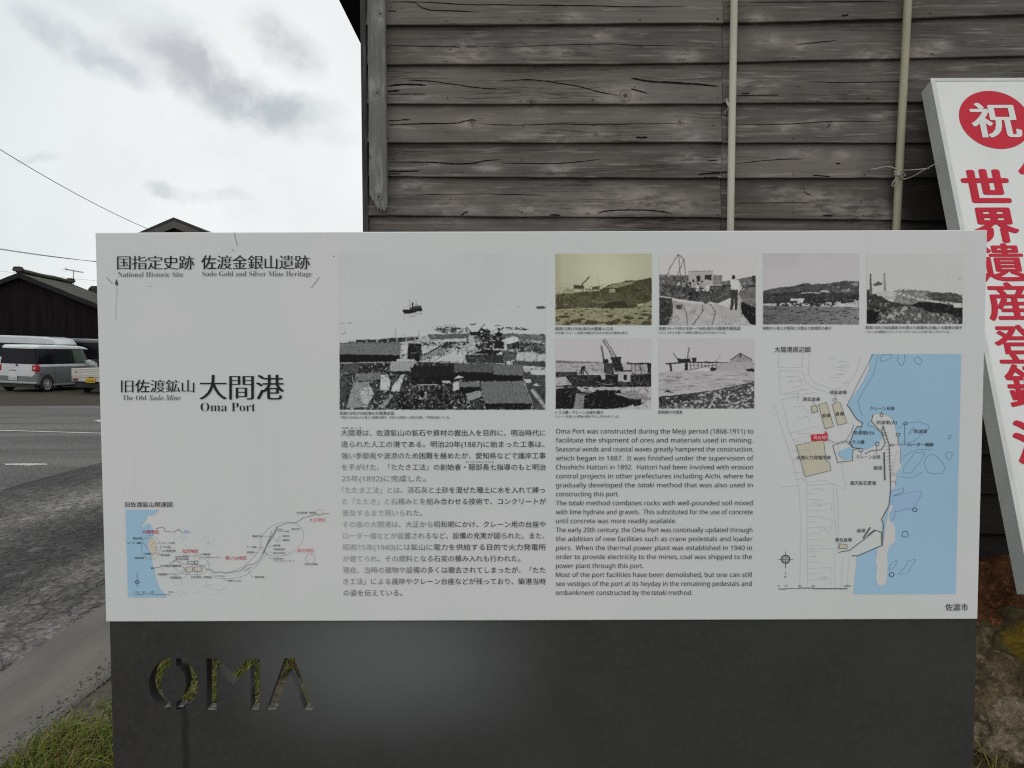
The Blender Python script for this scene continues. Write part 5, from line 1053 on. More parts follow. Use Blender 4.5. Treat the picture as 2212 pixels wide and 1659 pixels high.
# ================================================================== ground
def sheet(name, pts, z, m, parent=None, cut=0.0):
    mb = MB(); mb.add([(x, y, z) for x, y in pts], [tuple(range(len(pts)))]); o = mb.obj(name, m, None, fix=False)
    return props(o, kind='structure')
def bl_soil(t, b):
    o = objc(t); f = t.noise(o, 9, 6, .65); g = t.noise(o, 80, 3, .6)
    c = t.mix(t.rng(f, .35, .65), (.060, .052, .040), (.115, .102, .082)); c = t.mix(t.rng(g, .5, .7, 0, .6), c, (.16, .148, .125)); setc(t, b, c); bump(t, b, t.m('ADD', f, g), .6, .02)
SOIL_M = mat('soil', rough=.95, spec=.1, build=bl_soil)
sheet('ground', [(-1500, -40), (1500, -40), (1500, 2500), (-1500, 2500)], -0.9, mottled('far_ground', (.07, .07, .06), .2, .05, .9))
def bl_road(t, b):
    o = objc(t); s = t.n('ShaderNodeSeparateXYZ', {0: o})
    lane = t.n('ShaderNodeTexNoise', {'Vector': t.map(o, (1.4, .35, 1)), 'Scale': 1.0, 'Detail': 4.0}).outputs['Fac']
    xx = t.m('ADD', s.outputs[0], t.m('MULTIPLY', t.m('SUBTRACT', lane, .5), .55))
    c = t.ramp(t.rng(xx, -7.0, -2.3, 0, 1, False), [(0, .128), (.322, .128), (.333, .070), (.44, .085), (.52, .145), (.575, .21), (.63, .115), (.72, .062), (.80, .058), (.86, .145), (.91, .11), (.955, .16), (1, .16)])
    n1 = t.noise(o, 26, 6, .7); n2 = t.noise(o, 4.0, 5, .6); pit = t.n('ShaderNodeTexVoronoi', {'Vector': t.map(o, (1, .8, 1)), 'Scale': 34.0}, feature='F1').outputs['Distance']
    c = t.mix(t.rng(n1, .3, .7, 0, 1), t.mix(1.0, c, (.50, .485, .48), 'MULTIPLY'), t.mix(1.0, c, (1.60, 1.56, 1.56), 'MULTIPLY'))
    c = t.mix(t.rng(n2, .58, .72, 0, .45), c, (.15, .145, .145))
    bnd = t.noise(t.map(o, (.12, .9, 1)), 1.0, 5, .6)
    c = t.mix(t.rng(bnd, .35, .65), t.mix(1.0, c, (.72, .70, .69), 'MULTIPLY'), t.mix(1.0, c, (1.15, 1.12, 1.1), 'MULTIPLY'))
    near = t.rng(s.outputs[0], -5.5, -5.4)
    # bleached worn-out aggregate between the wheel tracks, cracks
    pe = t.noise(t.map(o, (6, 3.0, 1)), 1.0, 5, .65)
    c = t.mix(t.m('MULTIPLY', t.rng(pe, .60, .68, 0, .55), near), c, (.235, .235, .245))
    ck = t.n('ShaderNodeTexVoronoi', {'Vector': t.vm('ADD', t.map(o, (3.2, 2.0, 1)), t.vm('MULTIPLY', t.n('ShaderNodeTexNoise', {'Vector': o, 'Scale': 5.0, 'Detail': 4.0}).outputs['Color'], (.5, .5, 0))), 'Scale': 1.6}, feature='DISTANCE_TO_EDGE').outputs['Distance']
    vw = t.vm('ADD', t.map(o, (1.0, .75, 1)), t.vm('MULTIPLY', t.n('ShaderNodeTexNoise', {'Vector': o, 'Scale': 12.0, 'Detail': 3.0}).outputs['Color'], (.06, .06, 0)))
    cell = t.n('ShaderNodeTexVoronoi', {'Vector': vw, 'Scale': 21.0}, feature='F1'); cedge = t.n('ShaderNodeTexVoronoi', {'Vector': vw, 'Scale': 21.0}, feature='DISTANCE_TO_EDGE').outputs['Distance']
    cv = t.n('ShaderNodeSeparateColor', {0: cell.outputs['Color']}).outputs[0]
    c = t.mix(t.m('MULTIPLY', near, .9), c, t.mix(cv, t.mix(1.0, c, (.66, .65, .65), 'MULTIPLY'), t.mix(1.0, c, (1.36, 1.34, 1.33), 'MULTIPLY')))
    gap = t.m('MULTIPLY', t.m('MULTIPLY', t.rng(cedge, .0, .07, 1, 0), near), t.rng(n2, .38, .58))
    c = t.mix(t.m('MULTIPLY', gap, .7), c, (.020, .019, .018))
    crk = t.m('MULTIPLY', t.rng(ck, .002, .022, 1, 0), near)
    c = t.mix(t.m('MULTIPLY', t.m('MULTIPLY', crk, t.rng(n2, .42, .58)), .14), c, (.018, .017, .017))
    seam = t.rng(t.m('ABSOLUTE', t.m('ADD', t.m('ADD', s.outputs[0], 5.44), t.m('MULTIPLY', t.m('SUBTRACT', t.noise(o, 3, 3), .5), .06))), .006, .025, 1, 0)
    c = t.mix(t.m('MULTIPLY', seam, .8), c, (.02, .02, .02)); c = t.mix(t.m('MULTIPLY', t.rng(pit, .0, .22, .5, 0), near), c, (.02, .019, .019))
    setc(t, b, c); bump(t, b, t.m('SUBTRACT', t.m('ADD', n1, t.m('MULTIPLY', pit, .8)), crk), .9, .02)
sheet('road', [(-90, -8), (-2.36, -8), (-2.36, 20.6), (-90, 20.6)], 0.0, mat('worn_asphalt', rough=.85, spec=.25, build=bl_road))
def bl_conc(t, b):
    o = objc(t); f = t.noise(t.map(o, (3, .8, 1)), 1.4, 5, .6); g = t.noise(o, 45, 4, .6); h = t.noise(o, 7, 5, .7)
    c = t.mix(t.rng(f, .3, .7), (.128, .119, .106), (.172, .160, .144)); c = t.mix(t.rng(g, .62, .72, 0, .5), c, (.20, .19, .175)); c = t.mix(t.rng(h, .60, .70, 0, .55), c, (.065, .060, .053)); setc(t, b, c); bump(t, b, t.m('ADD', g, h), .25, .006)
mb = MB(); rg = random.Random(2); n = 120; row = []
for i in range(n + 1):
    y = -6 + 26.6 * i / n; jl = .035 * mnoise.noise(Vector((y * 1.3, 0, 5))) + .012 * mnoise.noise(Vector((y * 7, 0, 5)))
    xl = -2.385 + (y - 4) * .004 + jl
    row.append([(xl, y, .004), (xl + .18, y, .008 + .003 * mnoise.noise(Vector((y, 2, 0)))), (-2.0, y, .006), (-1.86, y, .013), (-1.84 , y, .005), (-1.84, y, -.05), (xl, y, -.05)])
mb.loft(row, cap=True)
props(mb.obj('gutter', mat('old_concrete', rough=.85, spec=.2, build=bl_conc)), kind='structure')
# soil strip: gently uneven sheet that carries the grass
mb = MB(); nx, ny = 90, 120; vv = []
def zs(x, y):
    e = min(1, max(0, (x + 1.9) / .12)); return -.012 + e * (.022 + .03 * mnoise.noise(Vector((x * 2.1, y * 2.1, 0))) + .012 * mnoise.noise(Vector((x * 9, y * 9, 2))))
for j in range(ny + 1):
    for i in range(nx + 1):
        x = -1.93 + 7.4 * (i / nx) ** 1.35; y = -1 + 21.6 * (j / ny) ** 1.5; vv.append((x, y, zs(x, y)))
mb.add(vv, [(j * (nx + 1) + i, j * (nx + 1) + i + 1, (j + 1) * (nx + 1) + i + 1, (j + 1) * (nx + 1) + i) for j in range(ny) for i in range(nx)])
props(mb.obj('soil_strip', SOIL_M, fix=False, smooth=True), kind='structure')
# gravel lot, falling slightly to the right
def bl_grav(t, b):
    o = objc(t); f = t.noise(o, 2.2, 6, .7); vv_ = t.n('ShaderNodeTexVoronoi', {'Vector': o, 'Scale': 16.0}, feature='F1'); g = t.noise(o, 14, 4, .7)
    c = t.mix(t.rng(g, .3, .7), (.036, .032, .025), (.085, .077, .06)); c = t.mix(t.rng(f, .5, .68, 0, .6), c, (.045, .05, .026)); c = t.mix(t.rng(vv_.outputs['Distance'], .0, .25, .5, 0), c, (.13, .12, .105)); setc(t, b, c); bump(t, b, vv_.outputs['Distance'], .8, .03)
LT = R(1.9)
def zlot(x): return -math.tan(LT) * (x + 16.3)
mb = MB()
mb.add([(x, y, zlot(x) - .03 * (y < 20.7)) for y in (20.45, 20.9, 34, 60) for x in (-60, -16, -2.5)], [(j * 3 + i, j * 3 + i + 1, (j + 1) * 3 + i + 1, (j + 1) * 3 + i) for j in range(3) for i in range(2)])
props(mb.obj('gravel_lot', mat('gravel', rough=.95, spec=.1, build=bl_grav), fix=False), kind='structure')
# painted road markings
def mark(px, name, y=0.0045):
    P = at_z([q[0] for q in px], [q[1] for q in px], y); mb = MB().add(P, [tuple(range(len(px)))]); return props(mb.obj(name, LINEP_M, fix=False), kind='structure')
def bl_paint(t, b):
    o = objc(t); f = t.noise(o, 18, 5, .7); setc(t, b, t.mix(t.rng(f, .46, .62, 0, .8), (.55, .55, .53), (.16, .155, .15)))
LINEP_M = mat('worn_road_paint', rough=.8, build=bl_paint)
mark([(8, 1001.5), (55, 1000.8), (100, 1001.3), (104, 1003.5), (60, 1005.6), (12, 1004)], 'road_dash')
mark([(-300, 922), (0, 928.6), (216, 934.8), (420, 940), (420, 942), (216, 936.2), (0, 930.2), (-300, 924)], 'road_line')
mark([(203, 908.5), (216, 906.5), (300, 907), (300, 912), (216, 911.5)], 'road_dash')

# ------------------------------------------------------------------ grass
def grass():
    rg = random.Random(21); V_, F_, C_ = [], [], []
    def blade(x, y, L, wd, lean, az, col):
        z0 = zs(x, y) - .006; b = len(V_); n = 4; dx, dy = math.cos(az), math.sin(az); px_, py_ = -dy, dx
        tw = rg.uniform(-.6, .6); tip = rg.uniform(.75, 1.25)
        for i in range(n + 1):
            t = i / n; out = L * lean * t * t; h = L * t * (1 - .38 * lean * t); wv = wd * (1 - t ** 1.6) * .5 + .0002
            cx_, cy_ = x + dx * out, y + dy * out
            V_.append((cx_ + px_ * wv, cy_ + py_ * wv, z0 + h)); V_.append((cx_ - px_ * wv, cy_ - py_ * wv, z0 + h + wv * tw))
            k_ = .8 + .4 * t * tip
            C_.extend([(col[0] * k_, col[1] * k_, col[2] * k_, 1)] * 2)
        for i in range(n): F_.append((b + 2 * i, b + 2 * i + 1, b + 2 * i + 3, b + 2 * i + 2))
    greens = [(.075, .125, .005), (.115, .150, .006), (.045, .09, .006), (.15, .16, .010), (.065, .105, .006)]
    drys = [(.24, .20, .06), (.30, .25, .10), (.16, .11, .04), (.12, .07, .03)]
    def area(x0, x1, y0, y1, dens, dry, edge=None, ls=1.0):
        for _ in range(int((x1 - x0) * (y1 - y0) * dens)):
            x, y = rg.uniform(x0, x1), rg.uniform(y0, y1)
            pn = mnoise.noise(Vector((x * 3.1, y * 3.1, 7))) + .5 * mnoise.noise(Vector((x * 9, y * 9, 7)))
            if edge is not None:
                e = (x - edge(y)) / .16
                if rg.random() > min(1, max(0, e)) ** 1.3: continue
            if pn < -.28 and rg.random() < .75: continue
            d_ = rg.random() < dry + .35 * mnoise.noise(Vector((x * 4, y * 4, 1)))
            c = list(rg.choice(drys if d_ else greens)); j = rg.uniform(.7, 1.3); c = [q * j for q in c]
            L = rg.uniform(.045, .15) * ls * (1 + .5 * pn) * (1.15 if d_ else 1)
            blade(x, y, max(.02, L), rg.uniform(.0026, .0062) * (.7 if d_ else 1), rg.uniform(.3, 1.5) * (1.2 if d_ else 1), rg.uniform(0, 6.283) if not d_ else rg.gauss(.5, .9), c)
    eg = lambda y: float(np.interp(y, [2.6, 2.82, 3.0, 3.2, 3.42, 3.55], [-1.92, -1.89, -1.82, -1.68, -1.72, -1.86])) + .05 * mnoise.noise(Vector((y * 3.3, 3, 0)))
    area(-1.95, -1.05, 2.1, 3.5, 9000, .22, eg, .62); area(-1.98, -1.3, 2.1, 3.5, 2500, 1.0, lambda y: eg(y) - .07, .4); area(-1.95, -.66, 3.5, 5.6, 7000, .62, eg, 1.1); area(-1.85, -.9, 1.0, 2.1, 900, .3)
    area(-1.05, 1.3, 1.8, 3.2, 500, .4); area(1.55, 2.7, 2.35, 2.95, 1500, .55, None, 1.1); area(-1.95, -.6, 5.6, 9, 500, .4, eg)
    me = bpy.data.meshes.new('grass'); me.from_pydata(V_, [], F_)
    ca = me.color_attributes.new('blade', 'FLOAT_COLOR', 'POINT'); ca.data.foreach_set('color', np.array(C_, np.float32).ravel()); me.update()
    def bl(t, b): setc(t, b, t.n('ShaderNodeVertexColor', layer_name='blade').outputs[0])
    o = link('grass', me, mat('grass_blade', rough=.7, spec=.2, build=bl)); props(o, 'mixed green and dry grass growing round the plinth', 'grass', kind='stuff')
grass()
# loose soil crumbs and pebbles where the verge meets the gutter
rg = random.Random(33); bmc = bmesh.new()
for i in range(1000):
    y = rg.uniform(2.2, 5.2); x = -1.875 + rg.gauss(0, .04) + .05 * mnoise.noise(Vector((y * 2.3, 3, 0))); r_ = rg.uniform(.0012, .0052) * (1 if rg.random() < .95 else 2.0)
    if i > 975: x = rg.uniform(-2.35, -1.9); r_ *= .7
    mt_ = Matrix.Translation((x, y, .012 + r_ * .4)) @ Matrix.Rotation(rg.uniform(0, 6), 4, 'Z') @ Matrix.Diagonal((r_ * rg.uniform(.8, 1.6), r_, r_ * rg.uniform(.5, .9), 1))
    bmesh.ops.create_icosphere(bmc, subdivisions=1, radius=1, matrix=mt_)
me = bpy.data.meshes.new('soil_crumbs'); bmc.to_mesh(me); bmc.free()
props(link('soil_crumbs', me, mottled('crumb_earth', (.165, .148, .125), .35, 40, .95)), 'loose soil crumbs and small stones along the gutter edge', 'soil', kind='stuff')

# ------------------------------------------------------------------ boulders under the leaning sign
def rock_mat(name, lo, hi, spot=None, sc_=1.0, sp=(0, 0, 0)):
    def bl(t, b):
        o = objc(t); f = t.noise(o, 6 * sc_, 8, .7); g = t.noise(o, 34 * sc_, 5, .7); h = t.noise(t.map(o, loc=(4, 2, 7)), 3.0, 4, .6)
        c = t.mix(t.rng(f, .36, .64), lo, hi); c = t.mix(t.rng(g, .5, .7, 0, .6), c, tuple(q * 1.8 for q in hi)); c = t.mix(t.rng(g, .46, .30, 0, .6), c, tuple(q * .4 for q in lo))
        if spot:
            dl = t.n('ShaderNodeVectorMath', {0: t.vm('SUBTRACT', o, sp)}, operation='LENGTH').outputs['Value']
            c = t.mix(t.rng(t.m('ADD', dl, t.m('MULTIPLY', t.m('SUBTRACT', f, .5), .14)), .09, .06, 0, .85), c, t.mix(g, tuple(q * .6 for q in spot), spot))
        setc(t, b, c); bump(t, b, t.m('ADD', f, t.m('MULTIPLY', g, .6)), 1.0, .03)
    return mat(name, hi, .9, spec=.15, build=bl)
RK_BROWN = rock_mat('rusty_rock', (.075, .030, .012), (.26, .115, .050)); RK_GREY = rock_mat('mossy_rock', (.080, .058, .034), (.25, .19, .115)); RK_LICHEN = rock_mat('lichen_rock', (.06, .045, .025), (.15, .12, .06), (.34, .23, .030), sp=(-.06, -.10, .0)); RK_PALE = rock_mat('pale_rock', (.10, .075, .045), (.36, .29, .20), sc_=1.6)
def boulder(loc, size, m, label, seed, rot=0):
    bm = bmesh.new(); bmesh.ops.create_icosphere(bm, subdivisions=5, radius=1)
    for v in bm.verts:
        p_ = v.co.copy(); q = p_ * 1.1 + Vector((seed * 7.3, seed * 3.1, 0))
        d_ = 1 + .30 * mnoise.noise(q) + .14 * mnoise.noise(q * 2.3) + .06 * mnoise.noise(q * 5.5) + .03 * mnoise.noise(q * 13)
        cl_ = mnoise.cell(q * 1.7) if False else 0
        for nvec in ((.6, -.7, .3), (-.5, -.6, .6), (.1, -.3, .95), (-.8, -.2, .5), (.3, -.9, -.2)):   # broken facets
            nv = Vector(nvec).normalized(); over = p_.dot(nv) - .80
            if over > 0: d_ -= over * .8
        v.co = Vector((p_.x * size[0], p_.y * size[1], p_.z * size[2])) * d_
    me = bpy.data.meshes.new('boulder'); bm.to_mesh(me); bm.free(); me.polygons.foreach_set('use_smooth', [True] * len(me.polygons))
    o = link('boulder', me, m); o.location = loc; o.rotation_euler = (0, 0, rot); return props(o, label, 'rock', 'boulders piled at the foot of the timber wall')
boulder((2.12, 3.10, .45), (.36, .20, .17), RK_BROWN, 'large rusty brown boulder just under the tip of the leaning sign', 1)
boulder((1.87, 2.98, .25), (.25, .18, .18), RK_GREY, 'grey brown mossy boulder beside the plinth edge, below the rusty brown one', 2, .4)
boulder((1.98, 2.93, .40), (.15, .13, .12), RK_LICHEN, 'boulder with a yellow lichen patch at the photo edge', 3)
boulder((1.93, 2.80, .075), (.28, .14, .13), RK_PALE, 'pale rough boulder lowest in the pile, among dry grass', 4, .2)
boulder((2.30, 2.72, .10), (.19, .14, .14), RK_BROWN, 'small dark boulder at the lower edge of the pile near the right frame', 5)
boulder((1.70, 3.17, .30), (.24, .17, .17), RK_BROWN, 'dark boulder half hidden behind the plinth, against the wall', 6)
boulder((2.42, 2.62, .42), (.34, .25, .34), RK_GREY, 'big grey boulder carrying the bottom of the leaning sign', 8)
boulder((1.45, 3.12, .12), (.26, .19, .18), RK_GREY, 'grey boulder hidden behind the plinth, beside the wall foot', 9)

# ================================================================== parking lot: vehicles
def paint(name, c, rough=.28, metal=0.0):
    def bl(t, b):
        o = objc(t); f = t.noise(o, 3, 4, .6); setc(t, b, t.mix(t.rng(f, .35, .7), tuple(q * .88 for q in c), c))
    m = mat(name, c, rough, metal, .5, bl); m.node_tree.nodes['Principled BSDF'].inputs['Coat Weight'].default_value = .5; return m
SILVER = paint('silver_grey_paint', (.20, .215, .225), .35, .35); WHITE = paint('pearl_white_paint', (.70, .72, .74), .3); CREAM = paint('old_white_paint', (.62, .60, .53), .45); BLACK = paint('black_paint', (.012, .013, .022), .22)
GLASS = mat('dark_glass', (.008, .009, .012), .12, spec=.16); GLASS2 = mat('tinted_glass', (.045, .075, .058), .12, spec=.2); RUBBER = mottled('tyre_rubber', (.014, .014, .014), .2, 20, .85); RIM = mottled('rim_silver', (.50, .51, .51), .1, 8, .4, metal=.2)
REDL = mat('red_lamp_lens', (.42, .012, .025), .2); CHROME = mat('chrome_trim', (.55, .56, .57), .25, metal=.8); BLKP = mat('black_plastic', (.015, .015, .016), .6); PLW = mottled('white_plate', (.62, .64, .64), .06, 30); PLY = mottled('yellow_plate', (.62, .38, .02), .06, 30); LENS = mat('clear_lens', (.55, .45, .40), .2)
def place(o, x, y, yaw, dz=0.0):
    o.matrix_world = Matrix.Translation((x, y, zlot(x) + dz)) @ Matrix.Rotation(LT, 4, 'Y') @ Matrix.Rotation(yaw, 4, 'Z'); bpy.context.view_layer.update()
def wheel(root, x, y, r_, wd, side, holes=8):
    """tyre, rim and its dark openings, axle along local X"""
    mb = MB(); n = 36; prof = [(0, .62 * r_), (0, .90 * r_), (.02, .97 * r_), (.05, r_), (wd - .05, r_), (wd - .02, .97 * r_), (wd, .90 * r_), (wd, .55 * r_)]
    secs = [[(x + side * (wd / 2 - a), y + rr * math.cos(2 * math.pi * j / n), r_ + rr * math.sin(2 * math.pi * j / n)) for j in range(n)] for a, rr in prof]
    mb.loft(secs, cap=True); t_ = mb.obj('wheel', RUBBER, root, world=False, smooth=False)
    mb = MB(); xo = x + side * (wd / 2 - .004); xr = x + side * (wd / 2 + .012)
    secs = [[(xx, y + rr * math.cos(2 * math.pi * j / n), r_ + rr * math.sin(2 * math.pi * j / n)) for j in range(n)] for xx, rr in ((xo, .69 * r_), (xr, .67 * r_), (xr - side * .012, .60 * r_), (xr + side * .006, .1 * r_), (xr + side * .006, .01))]
    mb.loft(secs); mb.obj('rim', RIM, t_, world=False)
    mb = MB()
    for i in range(holes):
        a = 2 * math.pi * i / holes; cy_, cz_ = y + .43 * r_ * math.cos(a), r_ + .43 * r_ * math.sin(a)
        mb.add([(xr + side * .006, cy_ + .105 * r_ * math.cos(b), cz_ + .105 * r_ * math.sin(b)) for b in [q * math.pi / 5 for q in range(10)]], [tuple(range(10))])
    mb.add([(xr + side * .009, y + .07 * r_ * math.cos(b), r_ + .07 * r_ * math.sin(b)) for b in [q * math.pi / 5 for q in range(10)]], [tuple(range(10))])
    mb.obj('rim_openings', BLKP, t_, world=False, fix=False)
    return t_
def digits(root, parent, s_, x0, x1, base, em, y, m):
    c = bpy.data.curves.new('d', 'FONT'); c.body = s_; c.resolution_u = 2; o = bpy.data.objects.new('d', c); COL.objects.link(o)
    dg = bpy.context.evaluated_depsgraph_get(); dg.update(); me = bpy.data.meshes.new_from_object(o.evaluated_get(dg)); bpy.data.objects.remove(o)
    co = np.empty(len(me.vertices) * 3); me.vertices.foreach_get('co', co); co = co.reshape(-1, 3); a, b = co[:, 0].min(), co[:, 0].max()
    co = np.stack([x0 + (co[:, 0] - a) / (b - a) * (x1 - x0), np.full(len(co), y), base + co[:, 1] * em], 1); me.vertices.foreach_set('co', co.ravel()); me.materials.clear(); me.update(); return link('plate_number', me, m, parent, world=False)

def van(label, x, y, yaw, L, W, H, body, upper, roofm, two_tone, detail=True, belt=.60, name='parked_van', tail=True, plate=None, hood=.62, rt=.13):
    """one-box van, tail at local y=0, nose at +y"""
    root = empty(name, (0, 0, 0), label, 'van'); place(root, x, y, yaw); h = W / 2; zb = H * belt; zc = .20; sl = H * .575
    mb = MB()
    st_ = [(0.0, h - .10, .33, zb - .03, .08), (.03, h - .035, .27, zb - .01, .08), (.10, h - .004, .24, zb, .07), (.5, h, zc, zb, .06), (L * .45, h, zc, zb, .06), (L - .95, h, zc, zb, .06), (L - .55, h - .005, zc, zb - .02, .08), (L - .18, h - .03, .22, zb - .12, .12), (L - .04, h - .10, .27, zb - .24, .12), (L, h - .2, .32, zb - .32, .10)]
    mb.loft([rrect(a, b, c, r_, yy) for yy, a, b, c, r_ in st_]); mb.obj('body', body, root, world=False, smooth=False, bevel=0)
    # cabin: dark pillars with panes set proud of them
    mb = MB(); zr = H - rt; n = 4
    cs = [(.06, h - .09, zb - .02), (.10, h - .055, zb - .02), (.42, h - .045, zb - .02), (L - 1.0, h - .05, zb - .02), (L - hood, h - .10, zb - .02)]
    fw = .20 if L < 3.8 else 0
    ct = [(.13, h - .15, zr), (.18, h - .12, zr), (.50, h - .105, zr), (L - 1.35 + fw, h - .11, zr), (L - 1.15 + fw, h - .16, zr)]
    vs_ = []; 
    for (yy, a, z) in cs: vs_ += [(a, yy, z), (-a, yy, z)]
    for (yy, a, z) in ct: vs_ += [(a, yy, z), (-a, yy, z)]
    fs = [(0, 1, 11, 10), (8, 9, 19, 18)]
    for i in range(4): fs += [(2 * i, 2 * i + 2, 2 * i + 12, 2 * i + 10), (2 * i + 1, 2 * i + 3, 2 * i + 13, 2 * i + 11)]
    mb.add(vs_, fs); mb.obj('cabin', GLASS, root, world=False)
    def side_pt(yf, zf, sd, off=.004):
        ys = [.10, .42, L - 1.0, L - hood]; yt = [.18, .50, L - 1.35 + fw, L - 1.15 + fw]; hb = [h - .055, h - .045, h - .05, h - .10]; ht = [h - .12, h - .105, h - .11, h - .16]
        yb_ = np.interp(yf, [0, .15, .8, 1], ys); yt_ = np.interp(yf, [0, .15, .8, 1], yt); a = np.interp(yf, [0, .15, .8, 1], hb); b_ = np.interp(yf, [0, .15, .8, 1], ht)
        return (sd * (a + (b_ - a) * zf + off), yb_ + (yt_ - yb_) * zf, (zb - .02) + (zr - zb + .02) * zf)
    for sd in (1, -1):
        for i, (f0, f1, g_) in enumerate(((.02, .30, GLASS), (.33, .60, GLASS), (.635, .90, GLASS2))):
            mb = MB(); fr_ = [(f0 + (f1 - f0) * q / 6) for q in range(7)]
            vv_ = [side_pt(f_, .08, sd) for f_ in fr_] + [side_pt(f_, .93, sd) for f_ in fr_]
            mb.add(vv_, [(q, q + 1, q + 8, q + 7) for q in range(6)]); mb.obj('side_window', g_, root, world=False, fix=False)
    MB().add([(-h + .13, .062 - .012, zb + .005), (h - .13, .062 - .012, zb + .005), (h - .18, .125 - .010, zr - .03), (-h + .18, .125 - .010, zr - .03)], [(0, 1, 2, 3)]).obj('rear_window', GLASS, root, world=False, fix=False)
    MB().add([(-h + .14, L - hood + .012, zb + .01), (h - .14, L - hood + .012, zb + .01), (h - .19, L - 1.13 + fw, zr - .03), (-h + .19, L - 1.13 + fw, zr - .03)], [(0, 1, 2, 3)]).obj('windscreen', GLASS2, root, world=False, fix=False)
    mb = MB()
    mb.loft([rrect(a, z0, z1, min(.03, (z1 - z0) * .45), yy, 3, min(.07, (z1 - z0) * .5)) for yy, a, z0, z1 in ((.07, h - .22, zr - .01, H - .095), (.10, h - .13, zr - .012, H - .055), (.22, h - .085, zr - .015, H - .018), (L * .35, h - .08, zr - .015, H), (L - 1.45 + fw, h - .085, zr - .015, H - .02), (L - 1.1 + fw, h - .10, zr - .02, H - .07), (L - .92 + fw, h - .14, zr - .03, H - .12 if rt < .2 else zr + .02))])
    mb.obj('roof', roofm, root, world=False)
    for yy in (.47 if L < 3.8 else .85, L - (.50 if L < 3.8 else .9)):
        for sd in (1, -1):
            r_ = .275 if L < 3.8 else .32; wheel(root, sd * (h - .085), yy, r_, .17, sd)
            mb = MB(); na = 18; R1, R2 = r_ + .055, .02
            pa = [(sd * (h + .003), yy + R1 * math.cos(math.pi * j / na), r_ + R1 * math.sin(math.pi * j / na)) for j in range(na + 1)] + [(sd * (h + .003), yy - R1, .15), (sd * (h + .003), yy + R1, .15)]
            mb.add(pa, [tuple(range(len(pa)))]); mb.obj('wheel_arch', BLKP, root, world=False, fix=False)
    # wheels sit in front of the dark arch discs
    for o in root.children:
        if o.name.startswith('wheel') and not o.name.startswith('wheel_arch'): o.location.x = .0
    for sd in (1, -1):
        mb = MB(); c_ = (sd * (h + .10), L - .98, zb + .06); s_ = []
        mb.loft([rrect(.10 * k_, -.075 * k_, .075 * k_, .03 * k_, yy, 3) for yy, k_ in ((-.06, .6), (-.03, 1), (.05, .85), (.09, .4))])
        mb.v = [(a + c_[0], b + c_[1], c + c_[2]) for a, b, c in mb.v]; mb.obj('mirror', upper, root, world=False, smooth=False)
        MB().box(min(sd * (h - .08), sd * (h + .03)), max(sd * (h - .08), sd * (h + .03)), L - 1.0, L - .94, zb - .015, zb + .02).obj('mirror_arm', BLKP, root, world=False)
        mb = MB().box(-.16, .16, -.05, .05, -.11, .11); ang = .0
        mb.v = [(a + sd * (h - .24), b + L - .12, c + zb - .28) for a, b, c in mb.v]; mb.obj('headlight', LENS, root, world=False, bevel=.03)
    if two_tone:
        # pale waist stripe and hatch panel of the two-tone paint
        for sd in (1, -1): MB().box(min(sd * (h - .03), sd * (h + .004)), max(sd * (h - .03), sd * (h + .004)), .09, L - .60, zb - .075, zb + .006).obj('waist_stripe', upper, root, world=False, bevel=.004)
        mb = MB(); hh = [(-h + .085, .55), (h - .20, .55), (h - .10, .62), (h - .085, zb + .005), (-h + .06, zb + .005)]
        mb.add([(a, -.006, b) for a, b in hh] + [(a, .04, b) for a, b in hh], [(0, 1, 2, 3, 4), (0, 5, 6, 1), (1, 6, 7, 2), (2, 7, 8, 3), (3, 8, 9, 4), (4, 9, 5, 0)]); mb.obj('hatch', upper, root, world=False)
        MB().box(-.30, .02 - .04, -.016, -.005, .735, .765).obj('hatch_handle', mat('handle_grey', (.16, .165, .18), .4), root, world=False, bevel=.004)  # handle bar in one even grey
        MB().box(-.27, -.06, -.012, -.0062, .655, .70).obj('grip_plate', mat('grip_white', (.80, .82, .84), .3), root, world=False, bevel=.003)
        a = [q * math.pi / 8 for q in range(16)]
        MB().add([(-.165 + .05 * math.cos(b), -.0075, .835 + .022 * math.sin(b)) for b in a], [tuple(range(16))]).obj('badge', CHROME, root, world=False, fix=False)
        MB().box(-.10, .10, -.014, -.004, .90, .915).obj('brand_strip', mat('strip_grey', (.30, .31, .33), .4), root, world=False)
        MB().tube([(-.02, .01, zb + .0), (.03, -.03, zb - .05)], .025, 8).obj('rear_wiper', BLKP, root, world=False)
        mb = MB().box(-h + .06, h - .03, -.05, .09, .285, .36); mb.obj('rear_bumper', mottled('bumper_grey', (.36, .37, .37), .1, 8, .4), root, world=False, bevel=.03)
        MB().box(-h + .10, h - .10, -.02, .2, .16, .27).obj('bumper_valance', BLKP, root, world=False)
        sill_m = mottled('sill_grey', (.30, .31, .31), .1, 8, .4)
        for sd in (1, -1):
            xs_ = lambda e: (min(sd * h, sd * (h + e)), max(sd * h, sd * (h + e)))
            MB().box(*xs_(.004), .12, .78, .625, .640).obj('door_rail', BLKP, root, world=False)
            MB().box(*xs_(.012), .75, L - .85, .215, .275).obj('sill', sill_m, root, world=False, bevel=.005)
            for yy in (1.25, 1.72): MB().box(*xs_(.02), yy, yy + .17, .85, .875).obj('door_handle', CHROME, root, world=False, bevel=.004)
            for yy in (.86, 1.52, 2.42): MB().box(*xs_(.0015), yy, yy + .007, .28, zb - .08).obj('door_gap', BLKP, root, world=False)
